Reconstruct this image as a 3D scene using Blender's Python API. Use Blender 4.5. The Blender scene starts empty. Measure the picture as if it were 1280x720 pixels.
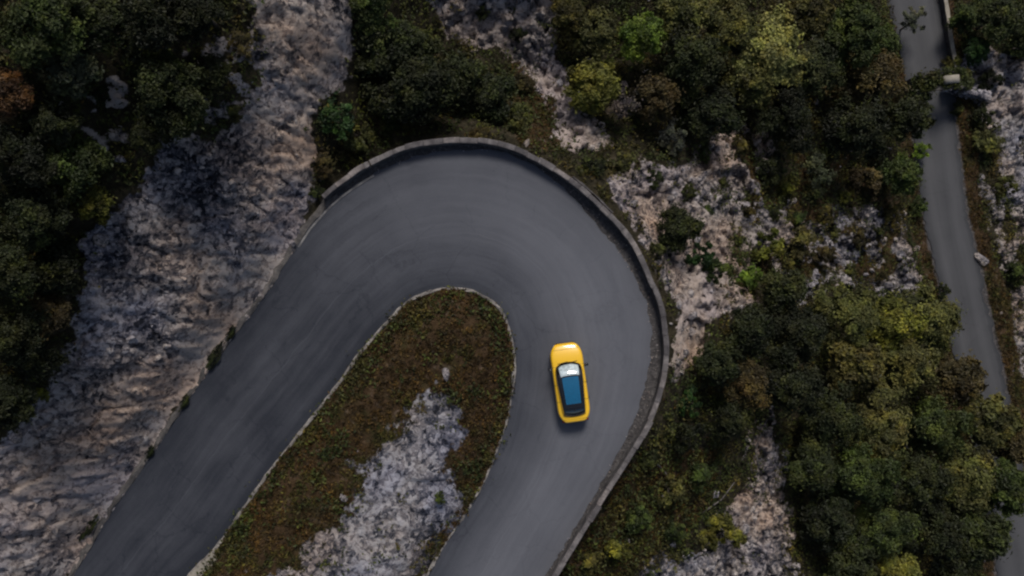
import bpy, bmesh, math, random
import numpy as np
from mathutils import Vector, Matrix

R = math.radians
sc = bpy.context.scene
COL = sc.collection
F, H = 995.6, 44.25           # lens in photo pixels, camera height over the hairpin (m)
ZF = -20.0                    # level of the far road in the valley

def at(px, py, z):
    s = F / (H - z)
    return ((px - 640.0) / s, (360.0 - py) / s, z)

def pix(X, Y, Z):
    s = F / (H - Z)
    return X * s + 640.0, 360.0 - Y * s

# ------------------------------------------------------------------ noise
def _hash(ix, iy, seed):
    ix = ix.astype(np.int64).astype(np.uint64); iy = iy.astype(np.int64).astype(np.uint64)
    h = ix * np.uint64(374761393) + iy * np.uint64(668265263) + np.uint64(seed * 1274126177 + 977)
    h = (h ^ (h >> np.uint64(13))) * np.uint64(1274126177)
    h = h ^ (h >> np.uint64(16))
    return (h & np.uint64(0xFFFFFF)).astype(np.float64) / float(0xFFFFFF)

def perlin(x, y, seed=0):
    x0 = np.floor(x); y0 = np.floor(y); fx = x - x0; fy = y - y0
    u = fx * fx * fx * (fx * (fx * 6 - 15) + 10); v = fy * fy * fy * (fy * (fy * 6 - 15) + 10)
    def g(dx, dy):
        a = _hash(x0 + dx, y0 + dy, seed) * 2 * np.pi
        return np.cos(a) * (fx - dx) + np.sin(a) * (fy - dy)
    return ((g(0, 0) * (1 - u) + g(1, 0) * u) * (1 - v) + (g(0, 1) * (1 - u) + g(1, 1) * u) * v) * 1.5

def fbm(x, y, oct=4, seed=0, gain=.5, ridged=False):
    a = 1.0; s = 0; t = 0
    for k in range(oct):
        n = perlin(x * 2**k, y * 2**k, seed + k * 17)
        if ridged: n = 1 - 2 * np.abs(n)
        s = s + a * n; t += a; a *= gain
    return s / t

def worley(x, y, seed=0):
    x0 = np.floor(x); y0 = np.floor(y)
    f1 = np.full(x.shape, 9.0); f2 = f1.copy(); idv = np.zeros(x.shape); gx = idv.copy(); gy = idv.copy()
    for dx in (-1, 0, 1):
        for dy in (-1, 0, 1):
            cx = x0 + dx; cy = y0 + dy
            px_ = cx + _hash(cx, cy, seed); py_ = cy + _hash(cx, cy, seed + 5)
            d = np.hypot(x - px_, y - py_)
            m = d < f1
            f2 = np.where(m, f1, np.minimum(f2, d))
            idv = np.where(m, _hash(cx, cy, seed + 9), idv)
            gx = np.where(m, x - px_, gx); gy = np.where(m, y - py_, gy)
            f1 = np.where(m, d, f1)
    return f1, f2, idv, gx, gy

def smooth(a, b, x):
    t = np.clip((x - a) / (b - a), 0, 1)
    return t * t * (3 - 2 * t)

def sdist(px, py, poly):
    """signed distance to a polygon, positive inside"""
    d = np.full(np.shape(px), 1e9); ins = np.zeros(np.shape(px), bool)
    n = len(poly)
    for i in range(n):
        ax, ay = poly[i]; bx, by = poly[(i + 1) % n]
        ex, ey = bx - ax, by - ay
        L = ex * ex + ey * ey + 1e-12
        t = np.clip(((px - ax) * ex + (py - ay) * ey) / L, 0, 1)
        d = np.minimum(d, np.hypot(px - ax - t * ex, py - ay - t * ey))
        c = ((ay > py) != (by > py)) & (px < ex * (py - ay) / (ey if abs(ey) > 1e-12 else 1e-12) + ax)
        ins ^= c
    return np.where(ins, d, -d)

def dline(x, y, pts):
    d = np.full(np.shape(x), 1e9)
    for (ax, ay), (bx, by) in zip(pts[:-1], pts[1:]):
        ex, ey = bx - ax, by - ay
        t = np.clip(((x - ax) * ex + (y - ay) * ey) / (ex * ex + ey * ey + 1e-12), 0, 1)
        d = np.minimum(d, np.hypot(x - ax - t * ex, y - ay - t * ey))
    return d

def spline(pts, n):
    """Catmull-Rom through the points, resampled to n points of even spacing"""
    P = [np.array(p, float) for p in pts]
    P = [2 * P[0] - P[1]] + P + [2 * P[-1] - P[-2]]
    out = []
    for i in range(1, len(P) - 2):
        for t in np.linspace(0, 1, 24, endpoint=False):
            a, b, c, d = P[i-1], P[i], P[i+1], P[i+2]
            out.append(.5 * ((2*b) + (c-a)*t + (2*a-5*b+4*c-d)*t*t + (3*b-a-3*c+d)*t**3))
    out.append(P[-2]); out = np.array(out)
    s = np.r_[0, np.cumsum(np.hypot(*np.diff(out, axis=0).T[:2]))]
    q = np.linspace(0, s[-1], n)
    return np.stack([np.interp(q, s, out[:, k]) for k in range(out.shape[1])], 1)

# ------------------------------------------------------------------ materials
def mat(name):
    m = bpy.data.materials.new(name); m.use_nodes = True
    nt = m.node_tree; b = nt.nodes['Principled BSDF']
    return m, nt, b

def N(nt, typ, **kw):
    n = nt.nodes.new(typ)
    for k, v in kw.items():
        if k.startswith('_'): setattr(n, k[1:], v)
        else:
            key = int(k[1:]) if k[0] == 'i' and k[1:].isdigit() else k.replace('__', ' ')
            n.inputs[key].default_value = v
    return n

def link(nt, a, b): nt.links.new(a, b)

def ramp(nt, fac, stops, interp='LINEAR'):
    r = nt.nodes.new('ShaderNodeValToRGB'); r.color_ramp.interpolation = interp
    el = r.color_ramp.elements
    while len(el) > 1: el.remove(el[-1])
    el[0].position, el[0].color = stops[0][0], (*stops[0][1], 1)
    for p, c in stops[1:]:
        e = el.new(p); e.color = (*c, 1)
    link(nt, fac, r.inputs[0]); return r.outputs[0]

def noise(nt, vec, scale, detail=6, rough=.55, dist=0.):
    n = N(nt, 'ShaderNodeTexNoise', Scale=scale, Detail=detail, Roughness=rough, Distortion=dist)
    link(nt, vec, n.inputs['Vector']); return n.outputs[0]

def mix(nt, fac, a, b, blend='MIX'):
    m = nt.nodes.new('ShaderNodeMix'); m.data_type = 'RGBA'; m.blend_type = blend
    for s, v in ((m.inputs[0], fac), (m.inputs[6], a), (m.inputs[7], b)):
        if hasattr(v, 'is_linked') or isinstance(v, bpy.types.NodeSocket): link(nt, v, s)
        else: s.default_value = v if not isinstance(v, tuple) else (*v, 1)
    return m.outputs[2]

def math_(nt, op, a, b=0.0, c=None, clamp=False):
    m = nt.nodes.new('ShaderNodeMath'); m.operation = op; m.use_clamp = clamp
    for i, v in enumerate((a, b) if c is None else (a, b, c)):
        if isinstance(v, bpy.types.NodeSocket): link(nt, v, m.inputs[i])
        else: m.inputs[i].default_value = v
    return m.outputs[0]

def attr(nt, name):
    a = nt.nodes.new('ShaderNodeAttribute'); a.attribute_name = name
    return a.outputs['Fac']

def bump(nt, b, height, strength, dist):
    n = N(nt, 'ShaderNodeBump', Strength=strength, Distance=dist)
    link(nt, height, n.inputs['Height']); link(nt, n.outputs[0], b.inputs['Normal'])

def coords(nt, kind='Object'):
    return nt.nodes.new('ShaderNodeTexCoord').outputs[kind]

def rock_nodes(nt, co, tone, cool=None):
    """limestone: pale pinkish faces, grey, blue-grey lichen and dark joints"""
    n1 = noise(nt, co, .55, 9, .62, .6)
    n2 = noise(nt, co, 2.6, 7, .65, .8)
    n3 = noise(nt, co, .22, 4, .5)
    n4 = noise(nt, co, 7.5, 5, .7, 1.2)
    pit = math_(nt, 'MULTIPLY_ADD', n4, 2.6, -1.3)
    mp = N(nt, 'ShaderNodeMapping'); mp.inputs['Scale'].default_value = (1.7, .26, .7)
    mr = N(nt, 'ShaderNodeMapping'); mr.inputs['Rotation'].default_value = (0, 0, .5); link(nt, co, mr.inputs['Vector'])
    link(nt, mr.outputs[0], mp.inputs['Vector'])
    streak = math_(nt, 'MULTIPLY_ADD', noise(nt, mp.outputs[0], 1.6, 6, .6, .5), 1.6, -.8)   # water streaks running down the face
    v = N(nt, 'ShaderNodeTexVoronoi', Scale=4.4, Randomness=1.0, _feature='F1')
    wc = nt.nodes.new('ShaderNodeVectorMath'); wc.operation = 'ADD'
    wn = N(nt, 'ShaderNodeTexNoise', Scale=1.5, Detail=4); link(nt, co, wn.inputs['Vector'])
    sc_ = nt.nodes.new('ShaderNodeVectorMath'); sc_.operation = 'SCALE'; sc_.inputs['Scale'].default_value = .9
    link(nt, wn.outputs['Color'], sc_.inputs[0]); link(nt, co, wc.inputs[0]); link(nt, sc_.outputs[0], wc.inputs[1])
    link(nt, wc.outputs[0], v.inputs['Vector'])
    cell = math_(nt, 'MULTIPLY_ADD', v.outputs['Color'], .52, -.25)
    f = math_(nt, 'ADD', math_(nt, 'MULTIPLY', n1, .75), math_(nt, 'MULTIPLY', n2, .75))
    f = math_(nt, 'ADD', f, cell)
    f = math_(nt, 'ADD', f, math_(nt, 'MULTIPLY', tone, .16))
    f = math_(nt, 'ADD', f, math_(nt, 'MULTIPLY', pit, .30))
    f = math_(nt, 'ADD', f, math_(nt, 'MULTIPLY', streak, .22))
    f = math_(nt, 'MULTIPLY_ADD', f, 2.2, -1.13)
    c = ramp(nt, f, [(0., (.020, .020, .024)), (.22, (.055, .054, .064)), (.42, (.125, .118, .125)),
                     (.60, (.21, .18, .17)), (.8, (.305, .26, .238)), (1., (.45, .40, .37))])
    warm = ramp(nt, n3, [(.36, (.90, .95, 1.10)), (.5, (1, 1, 1)), (.64, (1.10, .98, .88))])
    c = mix(nt, 1.0, c, warm, 'MULTIPLY')
    if cool is not None: c = mix(nt, cool, c, mix(nt, 1.0, c, (.90, .96, 1.06), 'MULTIPLY'))
    if cool is not None: c = mix(nt, attr(nt, 'warm'), c, mix(nt, 1.0, c, (1.12, 1.01, .92), 'MULTIPLY'))
    return c, f

def m_terrain():
    m, nt, b = mat('hillside')
    co = coords(nt)
    rock, dry, grav, tone = (attr(nt, k) for k in ('rock', 'dry', 'gravel', 'tone'))
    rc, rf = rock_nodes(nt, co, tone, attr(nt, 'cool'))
    n = noise(nt, co, 1.3, 8, .65); n2 = noise(nt, co, 6., 5, .6); n0 = noise(nt, co, .35, 5, .6)
    soil = ramp(nt, n, [(.3, (.016, .014, .009)), (.5, (.035, .030, .018)), (.62, (.055, .045, .028)), (.78, (.10, .085, .07))])
    dryc = ramp(nt, n, [(.28, (.024, .017, .009)), (.45, (.055, .034, .017)), (.56, (.075, .046, .024)), (.66, (.13, .095, .07)), (.78, (.20, .16, .135))])
    green = ramp(nt, n2, [(.3, (.018, .022, .006)), (.7, (.05, .055, .016))])
    gf = math_(nt, 'MULTIPLY_ADD', n0, 5., -2.4, clamp=True)
    dryc = mix(nt, gf, dryc, green)
    gr = ramp(nt, n2, [(.25, (.05, .047, .047)), (.5, (.095, .088, .088)), (.72, (.16, .148, .145))])
    def edge(a, w=.35):   # break the zone borders up with noise
        t = math_(nt, 'ADD', a, math_(nt, 'MULTIPLY_ADD', n, 1.5, -.75))
        return math_(nt, 'MULTIPLY_ADD', t, 4., -1.5, clamp=True)
    c = mix(nt, edge(dry), soil, dryc)
    c = mix(nt, edge(grav), c, gr)
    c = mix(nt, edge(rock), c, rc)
    link(nt, c, b.inputs['Base Color']); b.inputs['Roughness'].default_value = .95
    b.inputs['Specular IOR Level'].default_value = .15
    hgt = math_(nt, 'ADD', math_(nt, 'MULTIPLY', rf, .9), n2)
    bump(nt, b, hgt, .8, .14)
    return m

def m_asphalt(name, dark, light, streak=True):
    m, nt, b = mat(name)
    uv = coords(nt, 'UV'); co = coords(nt)
    mp = N(nt, 'ShaderNodeMapping'); mp.inputs['Scale'].default_value = (1., .06, 1.)
    link(nt, uv, mp.inputs['Vector'])
    st = noise(nt, mp.outputs[0], 2.0, 6, .68, .3)            # drawn out along the traffic
    fine = noise(nt, co, 26., 4, .7); blot = noise(nt, co, .35, 5, .55)
    sx = nt.nodes.new('ShaderNodeSeparateXYZ'); link(nt, uv, sx.inputs[0])
    wear_tone = attr(nt, 'wear_tone')
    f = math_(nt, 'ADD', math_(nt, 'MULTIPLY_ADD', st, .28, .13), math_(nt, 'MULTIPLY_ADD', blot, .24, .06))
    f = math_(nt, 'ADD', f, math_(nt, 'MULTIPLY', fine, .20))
    f = math_(nt, 'ADD', f, math_(nt, 'MULTIPLY_ADD', wear_tone, .42, -.20))
    vc = N(nt, 'ShaderNodeTexVoronoi', Scale=.42, _feature='DISTANCE_TO_EDGE'); wv = nt.nodes.new('ShaderNodeVectorMath'); wv.operation = 'ADD'
    wn = N(nt, 'ShaderNodeTexNoise', Scale=.9, Detail=6, Roughness=.7); link(nt, co, wn.inputs['Vector'])
    link(nt, co, wv.inputs[0]); link(nt, wn.outputs['Color'], wv.inputs[1]); link(nt, wv.outputs[0], vc.inputs['Vector'])
    crack = math_(nt, 'LESS_THAN', vc.outputs['Distance'], .012)
    crack = math_(nt, 'MULTIPLY', crack, math_(nt, 'GREATER_THAN', noise(nt, co, .28, 2), .50))
    ju = math_(nt, 'ADD', sx.outputs[0], math_(nt, 'MULTIPLY_ADD', noise(nt, co, .5, 3), .3, -3.25))
    joint = math_(nt, 'LESS_THAN', math_(nt, 'ABSOLUTE', ju), .035)
    f = math_(nt, 'ADD', f, math_(nt, 'MULTIPLY', joint, .05)); f = math_(nt, 'SUBTRACT', f, math_(nt, 'MULTIPLY', crack, .045))
    stain = math_(nt, 'MULTIPLY_ADD', noise(nt, co, .9, 4, .65), 4., -2.45, clamp=True)
    f = math_(nt, 'SUBTRACT', f, math_(nt, 'MULTIPLY', stain, .10))
    c = ramp(nt, f, [(.25, dark), (.5, tuple((a + c_) / 2 for a, c_ in zip(dark, light))), (.8, light)])
    link(nt, c, b.inputs['Base Color'])
    b.inputs['Roughness'].default_value = .8; b.inputs['Specular IOR Level'].default_value = .3
    bump(nt, b, fine, .35, .01)
    return m

def m_stone(name, a, c, d, scale=1.2, rough=.9, blocks=False):
    m, nt, b = mat(name)
    co = coords(nt)
    n = noise(nt, co, scale, 8, .65, .4); n2 = noise(nt, co, scale * 9, 4, .6)
    f = math_(nt, 'ADD', math_(nt, 'MULTIPLY', n, .75), math_(nt, 'MULTIPLY', n2, .25))
    col = ramp(nt, f, [(.3, a), (.5, c), (.68, d)])
    if blocks: col = mix(nt, 1.0, col, ramp(nt, attr(nt, 'tint'), [(0., (.62, .62, .64)), (.5, (1, 1, 1)), (1., (1.25, 1.2, 1.15))]), 'MULTIPLY')
    link(nt, col, b.inputs['Base Color'])
    b.inputs['Roughness'].default_value = rough; b.inputs['Specular IOR Level'].default_value = .2
    bump(nt, b, n2, .7, .03)
    return m

def m_boulder():
    m, nt, b = mat('limestone')
    val = nt.nodes.new('ShaderNodeValue'); val.outputs[0].default_value = .55
    c, f = rock_nodes(nt, coords(nt), val.outputs[0])
    link(nt, c, b.inputs['Base Color']); b.inputs['Roughness'].default_value = .95
    bump(nt, b, f, .8, .08)
    return m

def m_leaf(name, use_obj=True, base=(.05, .055, .02), alt=None):
    m, nt, b = mat(name)
    t = attr(nt, 'tint')
    if use_obj:
        oi = nt.nodes.new('ShaderNodeObjectInfo'); bc = oi.outputs['Color']
    else:
        rgb = nt.nodes.new('ShaderNodeRGB'); rgb.outputs[0].default_value = (*base, 1); bc = rgb.outputs[0]
    if alt:
        k = noise(nt, coords(nt), .45, 4, .6)
        bc = mix(nt, math_(nt, 'MULTIPLY_ADD', k, 6., -2.8, clamp=True), bc, (*alt,))
    geo = nt.nodes.new('ShaderNodeNewGeometry')
    pn = noise(nt, geo.outputs['Position'], .75, 4, .6)
    bc = mix(nt, 1.0, bc, ramp(nt, pn, [(.30, (.62, .70, .66)), (.48, (1, 1, 1)), (.60, (1.30, 1.18, .95)), (.70, (1.55, 1.28, 1.05))]), 'MULTIPLY')
    v = ramp(nt, t, [(0., (.40, .40, .40)), (.5, (1.08, 1.08, 1.08)), (1., (2.3, 2.3, 1.6))])
    c = mix(nt, 1.0, bc, v, 'MULTIPLY')
    link(nt, c, b.inputs['Base Color'])
    b.inputs['Roughness'].default_value = .6; b.inputs['Specular IOR Level'].default_value = .25
    tr = nt.nodes.new('ShaderNodeBsdfTranslucent'); link(nt, c, tr.inputs['Color'])
    mx = nt.nodes.new('ShaderNodeMixShader'); mx.inputs[0].default_value = .22
    link(nt, b.outputs[0], mx.inputs[1]); link(nt, tr.outputs[0], mx.inputs[2])
    link(nt, mx.outputs[0], nt.nodes['Material Output'].inputs[0])
    return m

def m_plain(name, col, rough=.5, metal=0., coat=0., spec=.5, var=.06):
    m, nt, b = mat(name)
    n = noise(nt, coords(nt), 7., 4, .6)
    lo = tuple(c * (1 - var) for c in col); hi = tuple(c * (1 + var) for c in col)
    link(nt, ramp(nt, n, [(.35, lo), (.65, hi)]), b.inputs['Base Color'])
    b.inputs['Roughness'].default_value = rough; b.inputs['Metallic'].default_value = metal
    b.inputs['Coat Weight'].default_value = coat; b.inputs['Coat Roughness'].default_value = .04
    b.inputs['Specular IOR Level'].default_value = spec
    return m

M = dict(
    terrain=m_terrain(),
    asphalt=m_asphalt('worn_asphalt', (.019, .022, .031), (.122, .126, .145)),
    asphalt_far=m_asphalt('valley_asphalt', (.036, .037, .041), (.098, .098, .104)),
    wall=m_stone('parapet_masonry', (.025, .023, .025), (.075, .070, .071), (.16, .148, .145), 1.8),
    coping=m_stone('parapet_coping', (.045, .042, .044), (.125, .114, .114), (.25, .228, .222), 1.5, blocks=True),
    kerb=m_stone('kerb_stone', (.09, .082, .076), (.22, .20, .185), (.40, .375, .345), .9),
    concrete=m_stone('pale_concrete', (.16, .145, .12), (.27, .245, .205), (.38, .35, .30), 1.3),
    gutter=m_stone('gutter_concrete', (.03, .028, .027), (.085, .078, .074), (.19, .17, .155), .7),
    paint=m_stone('worn_paint', (.05, .05, .055), (.13, .127, .13), (.30, .29, .28), 2.2),
    boulder=m_boulder(),
    leaf=m_leaf('leaves'),
    scrub=m_leaf('scrub_leaves', False, (.042, .052, .016), (.070, .056, .020)),
    dryleaf=m_leaf('dry_grass_blades', False, (.058, .036, .015), (.040, .045, .013)),
    bark=m_stone('bark', (.03, .024, .018), (.06, .05, .04), (.11, .095, .08), 5.),
    deadwood=m_stone('dead_wood', (.07, .06, .055), (.13, .115, .105), (.20, .18, .165), 4.),
    yellow=m_plain('yellow_paint', (.86, .50, .014), .28, 0, 1., .5, .01),
    gloss_black=m_plain('black_gloss_roof', (.006, .006, .007), .12, 0, 1., .5),
    glass=m_plain('dark_glass', (.004, .012, .02), .03, 0, 1., 1.0),
    windscreen=m_plain('painted_glint_glass', (.44, .52, .55), .05, 0, 1., 1.0, .35),  # pale base colour paints in the bright glint on the glass
    roof_glass=m_plain('painted_sky_glass', (.003, .10, .21), .04, 0, 1., 1.0),  # blue of the reflected sky is put into the base colour
    rubber=m_plain('tyre_rubber', (.02, .02, .021), .8),
    alloy=m_plain('alloy', (.35, .35, .36), .3, 1.),
    trim=m_plain('black_plastic', (.018, .018, .019), .6),
    lamp=m_plain('lamp_lens', (.16, .15, .12), .15, .3, 1.),
    red=m_plain('red_lens', (.30, .01, .008), .2, 0, 1.),
)

# ------------------------------------------------------------------ object helpers
def tag(o, label=None, cat=None, group=None, kind=None):
    if label: o['label'] = label
    if cat: o['category'] = cat
    if group: o['group'] = group
    if kind: o['kind'] = kind
    return o

def mesh_np(name, verts, faces, attrs=None, smooth_=False):
    """verts (n,3), faces (m,k) with constant k"""
    me = bpy.data.meshes.new(name)
    verts = np.asarray(verts, np.float32); faces = np.asarray(faces, np.int32)
    m, k = faces.shape
    me.vertices.add(len(verts)); me.vertices.foreach_set('co', verts.ravel())
    me.loops.add(m * k); me.loops.foreach_set('vertex_index', faces.ravel())
    me.polygons.add(m)
    me.polygons.foreach_set('loop_start', np.arange(0, m * k, k, dtype=np.int32))
    me.polygons.foreach_set('loop_total', np.full(m, k, np.int32))
    me.polygons.foreach_set('use_smooth', np.full(m, smooth_, bool))
    for n, (dom, data) in (attrs or {}).items():
        a = me.attributes.new(n, 'FLOAT', dom); a.data.foreach_set('value', np.asarray(data, np.float32))
    me.update(calc_edges=True); me.validate()
    return me

def obj(name, me, m=None, parent=None):
    o = bpy.data.objects.new(name, me); COL.objects.link(o)
    if m and me is not None and len(me.materials) == 0: me.materials.append(m)
    if parent: o.parent = parent
    return o

def empty(name, loc=(0, 0, 0), rz=0.):
    o = bpy.data.objects.new(name, None); COL.objects.link(o)
    o.location = loc; o.rotation_euler = (0, 0, rz); o.empty_display_size = .2
    return o

def grid_faces(nu, nv, wrap=False):
    f = []
    i, j = np.meshgrid(np.arange(nu - 1), np.arange(nv if wrap else nv - 1), indexing='ij')
    j2 = (j + 1) % nv
    return np.stack([i * nv + j, (i + 1) * nv + j, (i + 1) * nv + j2, i * nv + j2], -1).reshape(-1, 4)

def bm_obj(name, bm, m, parent=None, smooth_=True):
    me = bpy.data.meshes.new(name); bm.normal_update(); bm.to_mesh(me); bm.free()
    if smooth_:
        for p in me.polygons: p.use_smooth = True
    return obj(name, me, m, parent)

# ------------------------------------------------------------------ traced plan of the hairpin (photo pixels on the road plane)
OUT = [(-40, 930), (20, 830), (92, 720), (140, 640), (183, 579), (220, 524), (287, 427), (330, 372), (379, 295), (397, 272), (422, 247),
       (463, 219), (505, 200), (547, 190), (580, 187), (616, 188), (650, 198), (680, 215), (713, 243), (747, 283), (780, 323),
       (803, 367), (812, 400), (814, 430), (810, 463), (800, 505), (786, 540), (772, 567), (741, 623), (697, 695), (650, 768), (560, 910)]
INN = [(80, 930), (160, 815), (238, 717), (272, 681), (330, 598), (382, 532), (422, 480), (451, 440), (488, 398), (514, 374), (546, 362),
       (578, 361), (604, 369), (628, 390), (641, 430), (643, 467), (636, 514), (626, 550), (604, 604), (578, 648), (556, 680),
       (535, 717), (500, 775), (420, 910)]
WALLTOP = [(462, 203), (477, 196), (505, 184), (536, 177), (574, 174), (608, 176), (640, 184), (665, 195), (690, 209), (722, 231), (757, 263), (790, 300), (813, 347),
           (828, 387), (833, 420), (832, 463), (817, 518), (790, 568), (750, 630), (716, 686), (660, 776), (575, 912)]
WALLBIT = [(403, 246), (416, 234), (432, 223), (446, 212), (460.5, 204)]
W2 = lambda L, z=0.: [at(x, y, z)[:2] for x, y in L]
out_w, inn_w = spline(W2(OUT), 260), spline(W2(INN), 200)
wall_w = spline(W2(WALLTOP, .85), 240)
bit_w = spline(W2(WALLBIT, .75), 24)
# the level platform: asphalt plus the dirt verge up to the wall
plat = [tuple(p) for p in out_w if p[1] < 9 or True]
wl = [tuple(p) for p in wall_w]
i0 = int(np.argmin(np.hypot(out_w[:, 0] - bit_w[0, 0], out_w[:, 1] - bit_w[0, 1])))
PLAT = [tuple(p) for p in out_w[:i0:3]] + [tuple(p) for p in bit_w[::3]] + [tuple(p) for p in wall_w[::3]]
PLAT = PLAT + [(wall_w[-1, 0], -40), (out_w[0, 0], -40)]
ISL = [tuple(p) for p in inn_w[::2]] + [(inn_w[-1, 0], -40), (inn_w[0, 0], -40)]
FARC = [(1132, -60), (1146, 0), (1155, 60), (1164, 110), (1168, 150), (1174, 200), (1183, 270), (1199, 340), (1216, 420), (1230, 480), (1246, 560), (1264, 650), (1278, 740), (1300, 850)]
far_w = spline(W2(FARC, ZF), 160)

# ------------------------------------------------------------------ terrain height
CP = [(60,720,1.),(115,640,1.),(165,560,1.2),(235,460,1.2),(300,370,1.2),(355,290,1.),(382,235,.8),
      (0,700,3.8),(40,620,4),(120,520,3.8),(180,430,4.2),(240,340,4.2),(300,260,3.9),(350,180,3.5),(385,110,3.6),(400,40,4.6),
      (0,540,7),(80,450,7.2),(110,360,7.6),(160,250,7.8),(220,180,7.5),(290,140,6.6),(330,60,6.6),(340,-20,7.6),
      (0,400,10),(0,250,11.5),(60,150,12),(150,80,11),(0,0,14.5),(200,0,11.5),(280,0,9),(-100,360,13),(-100,0,17),(-100,760,8),(150,-80,14),
      (440,0,2.6),(440,120,-.6),(420,200,-.6),(480,100,-4),(520,10,-3.6),(600,100,-5),(560,-60,-2.5),(620,20,-5),(660,150,-4),(560,150,-2.6),
      (700,180,-4),(720,60,-6.5),(800,30,-7.5),(780,120,-6),(780,220,-4),(900,60,-10),(880,200,-7),(980,100,-13),(1000,200,-13),(1060,50,-16),
      (1090,150,-17.5),(850,300,-5),(950,300,-10),(1050,280,-15),(1120,280,-18.3),(860,400,-3.5),(940,400,-8),(1050,420,-14),(1130,420,-18),
      (850,500,-3.5),(900,540,-6),(960,560,-9.5),(1060,560,-14.5),(1150,560,-18.5),(780,660,-3),(860,660,-6.5),(950,680,-10),(1080,680,-15),
      (1180,680,-19),(720,760,-3),(800,800,-6),(1260,100,-21),(1240,250,-21),(1270,400,-21),(1330,300,-23),(1400,100,-24),(1400,600,-24),(1330,720,-22),
      (1200,20,-20.3),(0,850,4),(60,850,1.),(900,-80,-9),(1060,-80,-15),(640,-90,0),(1200,-80,-20),(1340,850,-23),(1000,850,-12)]
CP = [(a, b, c * .78 if (a < 400 and c > 2) else c) for a, b, c in CP]
_c = np.array([at(*p) for p in CP])
def _U(r2): return .5 * r2 * np.log(r2 + 1e-9)
_n = len(_c)
_K = _U(((_c[:, None, :2] - _c[None, :, :2]) ** 2).sum(-1)) + np.eye(_n) * 6.
_P = np.c_[np.ones(_n), _c[:, :2]]
_A = np.block([[_K, _P], [_P.T, np.zeros((3, 3))]])
_w = np.linalg.solve(_A, np.r_[_c[:, 2], 0, 0, 0])
XMIN, XMAX = _c[:, 0].min(), _c[:, 0].max(); YMIN, YMAX = _c[:, 1].min(), _c[:, 1].max()
def tps(x, y):
    xc = np.clip(x, XMIN, XMAX); yc = np.clip(y, YMIN, YMAX)
    z = _w[_n] + _w[_n + 1] * xc + _w[_n + 2] * yc
    for i in range(_n):
        z = z + _w[i] * _U((xc - _c[i, 0]) ** 2 + (yc - _c[i, 1]) ** 2)
    z = np.clip(z, -25, 34)
    z = z + .75 * np.clip(XMIN - x, 0, 120)                 # the mountain goes on upward to the left
    z = z + .5 * np.clip(x - (XMAX + 14), 0, 160) - .12 * np.clip(x - XMAX, 0, 14)
    z = z + (.10 * np.clip(y - YMAX, 0, 200))
    return z

# zones, traced on the photo
ROCKS = [
 [(-60,600),(0,560),(40,500),(85,440),(95,390),(105,300),(140,265),(200,200),(215,165),(260,180),(300,150),(320,100),(328,40),(325,-40),(440,-40),(442,60),(432,100),(398,150),(388,220),(396,262),(330,372),(287,427),(220,524),(140,640),(92,720),(20,830),(-60,830)],
 [(228,60),(262,50),(335,30),(330,100),(305,160),(255,160),(240,120)],
 [(95,150),(115,112),(148,78),(166,110),(160,168),(128,185)],
 [(505,-30),(705,-30),(692,40),(728,140),(768,180),(740,192),(700,192),(690,130),(668,92),(615,62),(560,40)],
 [(745,222),(800,200),(860,205),(900,160),(948,150),(972,190),(960,240),(1000,258),(1060,258),(1115,250),(1142,300),(1160,365),(1100,368),(1040,352),(1000,385),(960,338),(905,330),(945,380),(893,410),(866,462),(838,470),(838,400),(822,340),(792,280)],
 [(940,535),(960,515),(975,590),(990,675),(1012,760),(770,760),(828,690),(888,695),(902,640),(930,600)],
 [(535,488),(578,514),(583,551),(557,572),(578,614),(572,657),(546,688),(530,760),(280,760),(300,715),(377,704),(382,672),(425,641),(451,614),(451,577),(493,540)],
 [(1185,90),(1228,58),(1300,70),(1330,330),(1272,300),(1262,260),(1240,170),(1215,130)],
 [(1222,230),(1245,235),(1262,300),(1262,345),(1238,320)],
 [(1262,350),(1330,340),(1330,560),(1285,540),(1272,450)],
]
DRYS = [
 [tuple(p) for p in INN],
 [(1172,120),(1200,125),(1218,230),(1245,330),(1285,420),(1300,560),(1262,500),(1240,420),(1225,340),(1195,260),(1180,180)],
 [(640,60),(690,90),(700,150),(700,200),(650,190),(620,120)],
 [(700,700),(800,560),(900,560),(880,640),(820,690),(760,760),(690,760)],
 [(940,270),(1040,300),(1030,335),(940,330)],
]
# (px, py, radius, tone): pale or dark areas of bare rock
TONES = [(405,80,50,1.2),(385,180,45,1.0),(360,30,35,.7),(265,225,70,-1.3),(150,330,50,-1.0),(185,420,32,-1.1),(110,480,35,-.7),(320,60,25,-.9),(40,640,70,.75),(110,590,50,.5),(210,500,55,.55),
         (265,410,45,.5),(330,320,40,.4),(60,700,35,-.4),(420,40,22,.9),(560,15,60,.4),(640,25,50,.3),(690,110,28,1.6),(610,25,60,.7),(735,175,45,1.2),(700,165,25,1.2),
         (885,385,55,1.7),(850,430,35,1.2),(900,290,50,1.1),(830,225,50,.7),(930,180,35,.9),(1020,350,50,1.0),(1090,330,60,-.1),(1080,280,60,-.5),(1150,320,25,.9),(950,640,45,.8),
         (860,710,50,.3),(480,620,90,.75),(540,670,40,-.6),(450,710,70,.35),(1260,130,60,1.2),(1270,230,30,.9),(1245,290,30,.8),(1280,420,30,.6),(130,140,40,1.3),(290,90,40,.3),(640,630,1,0),(950,560,30,.5)]

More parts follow.
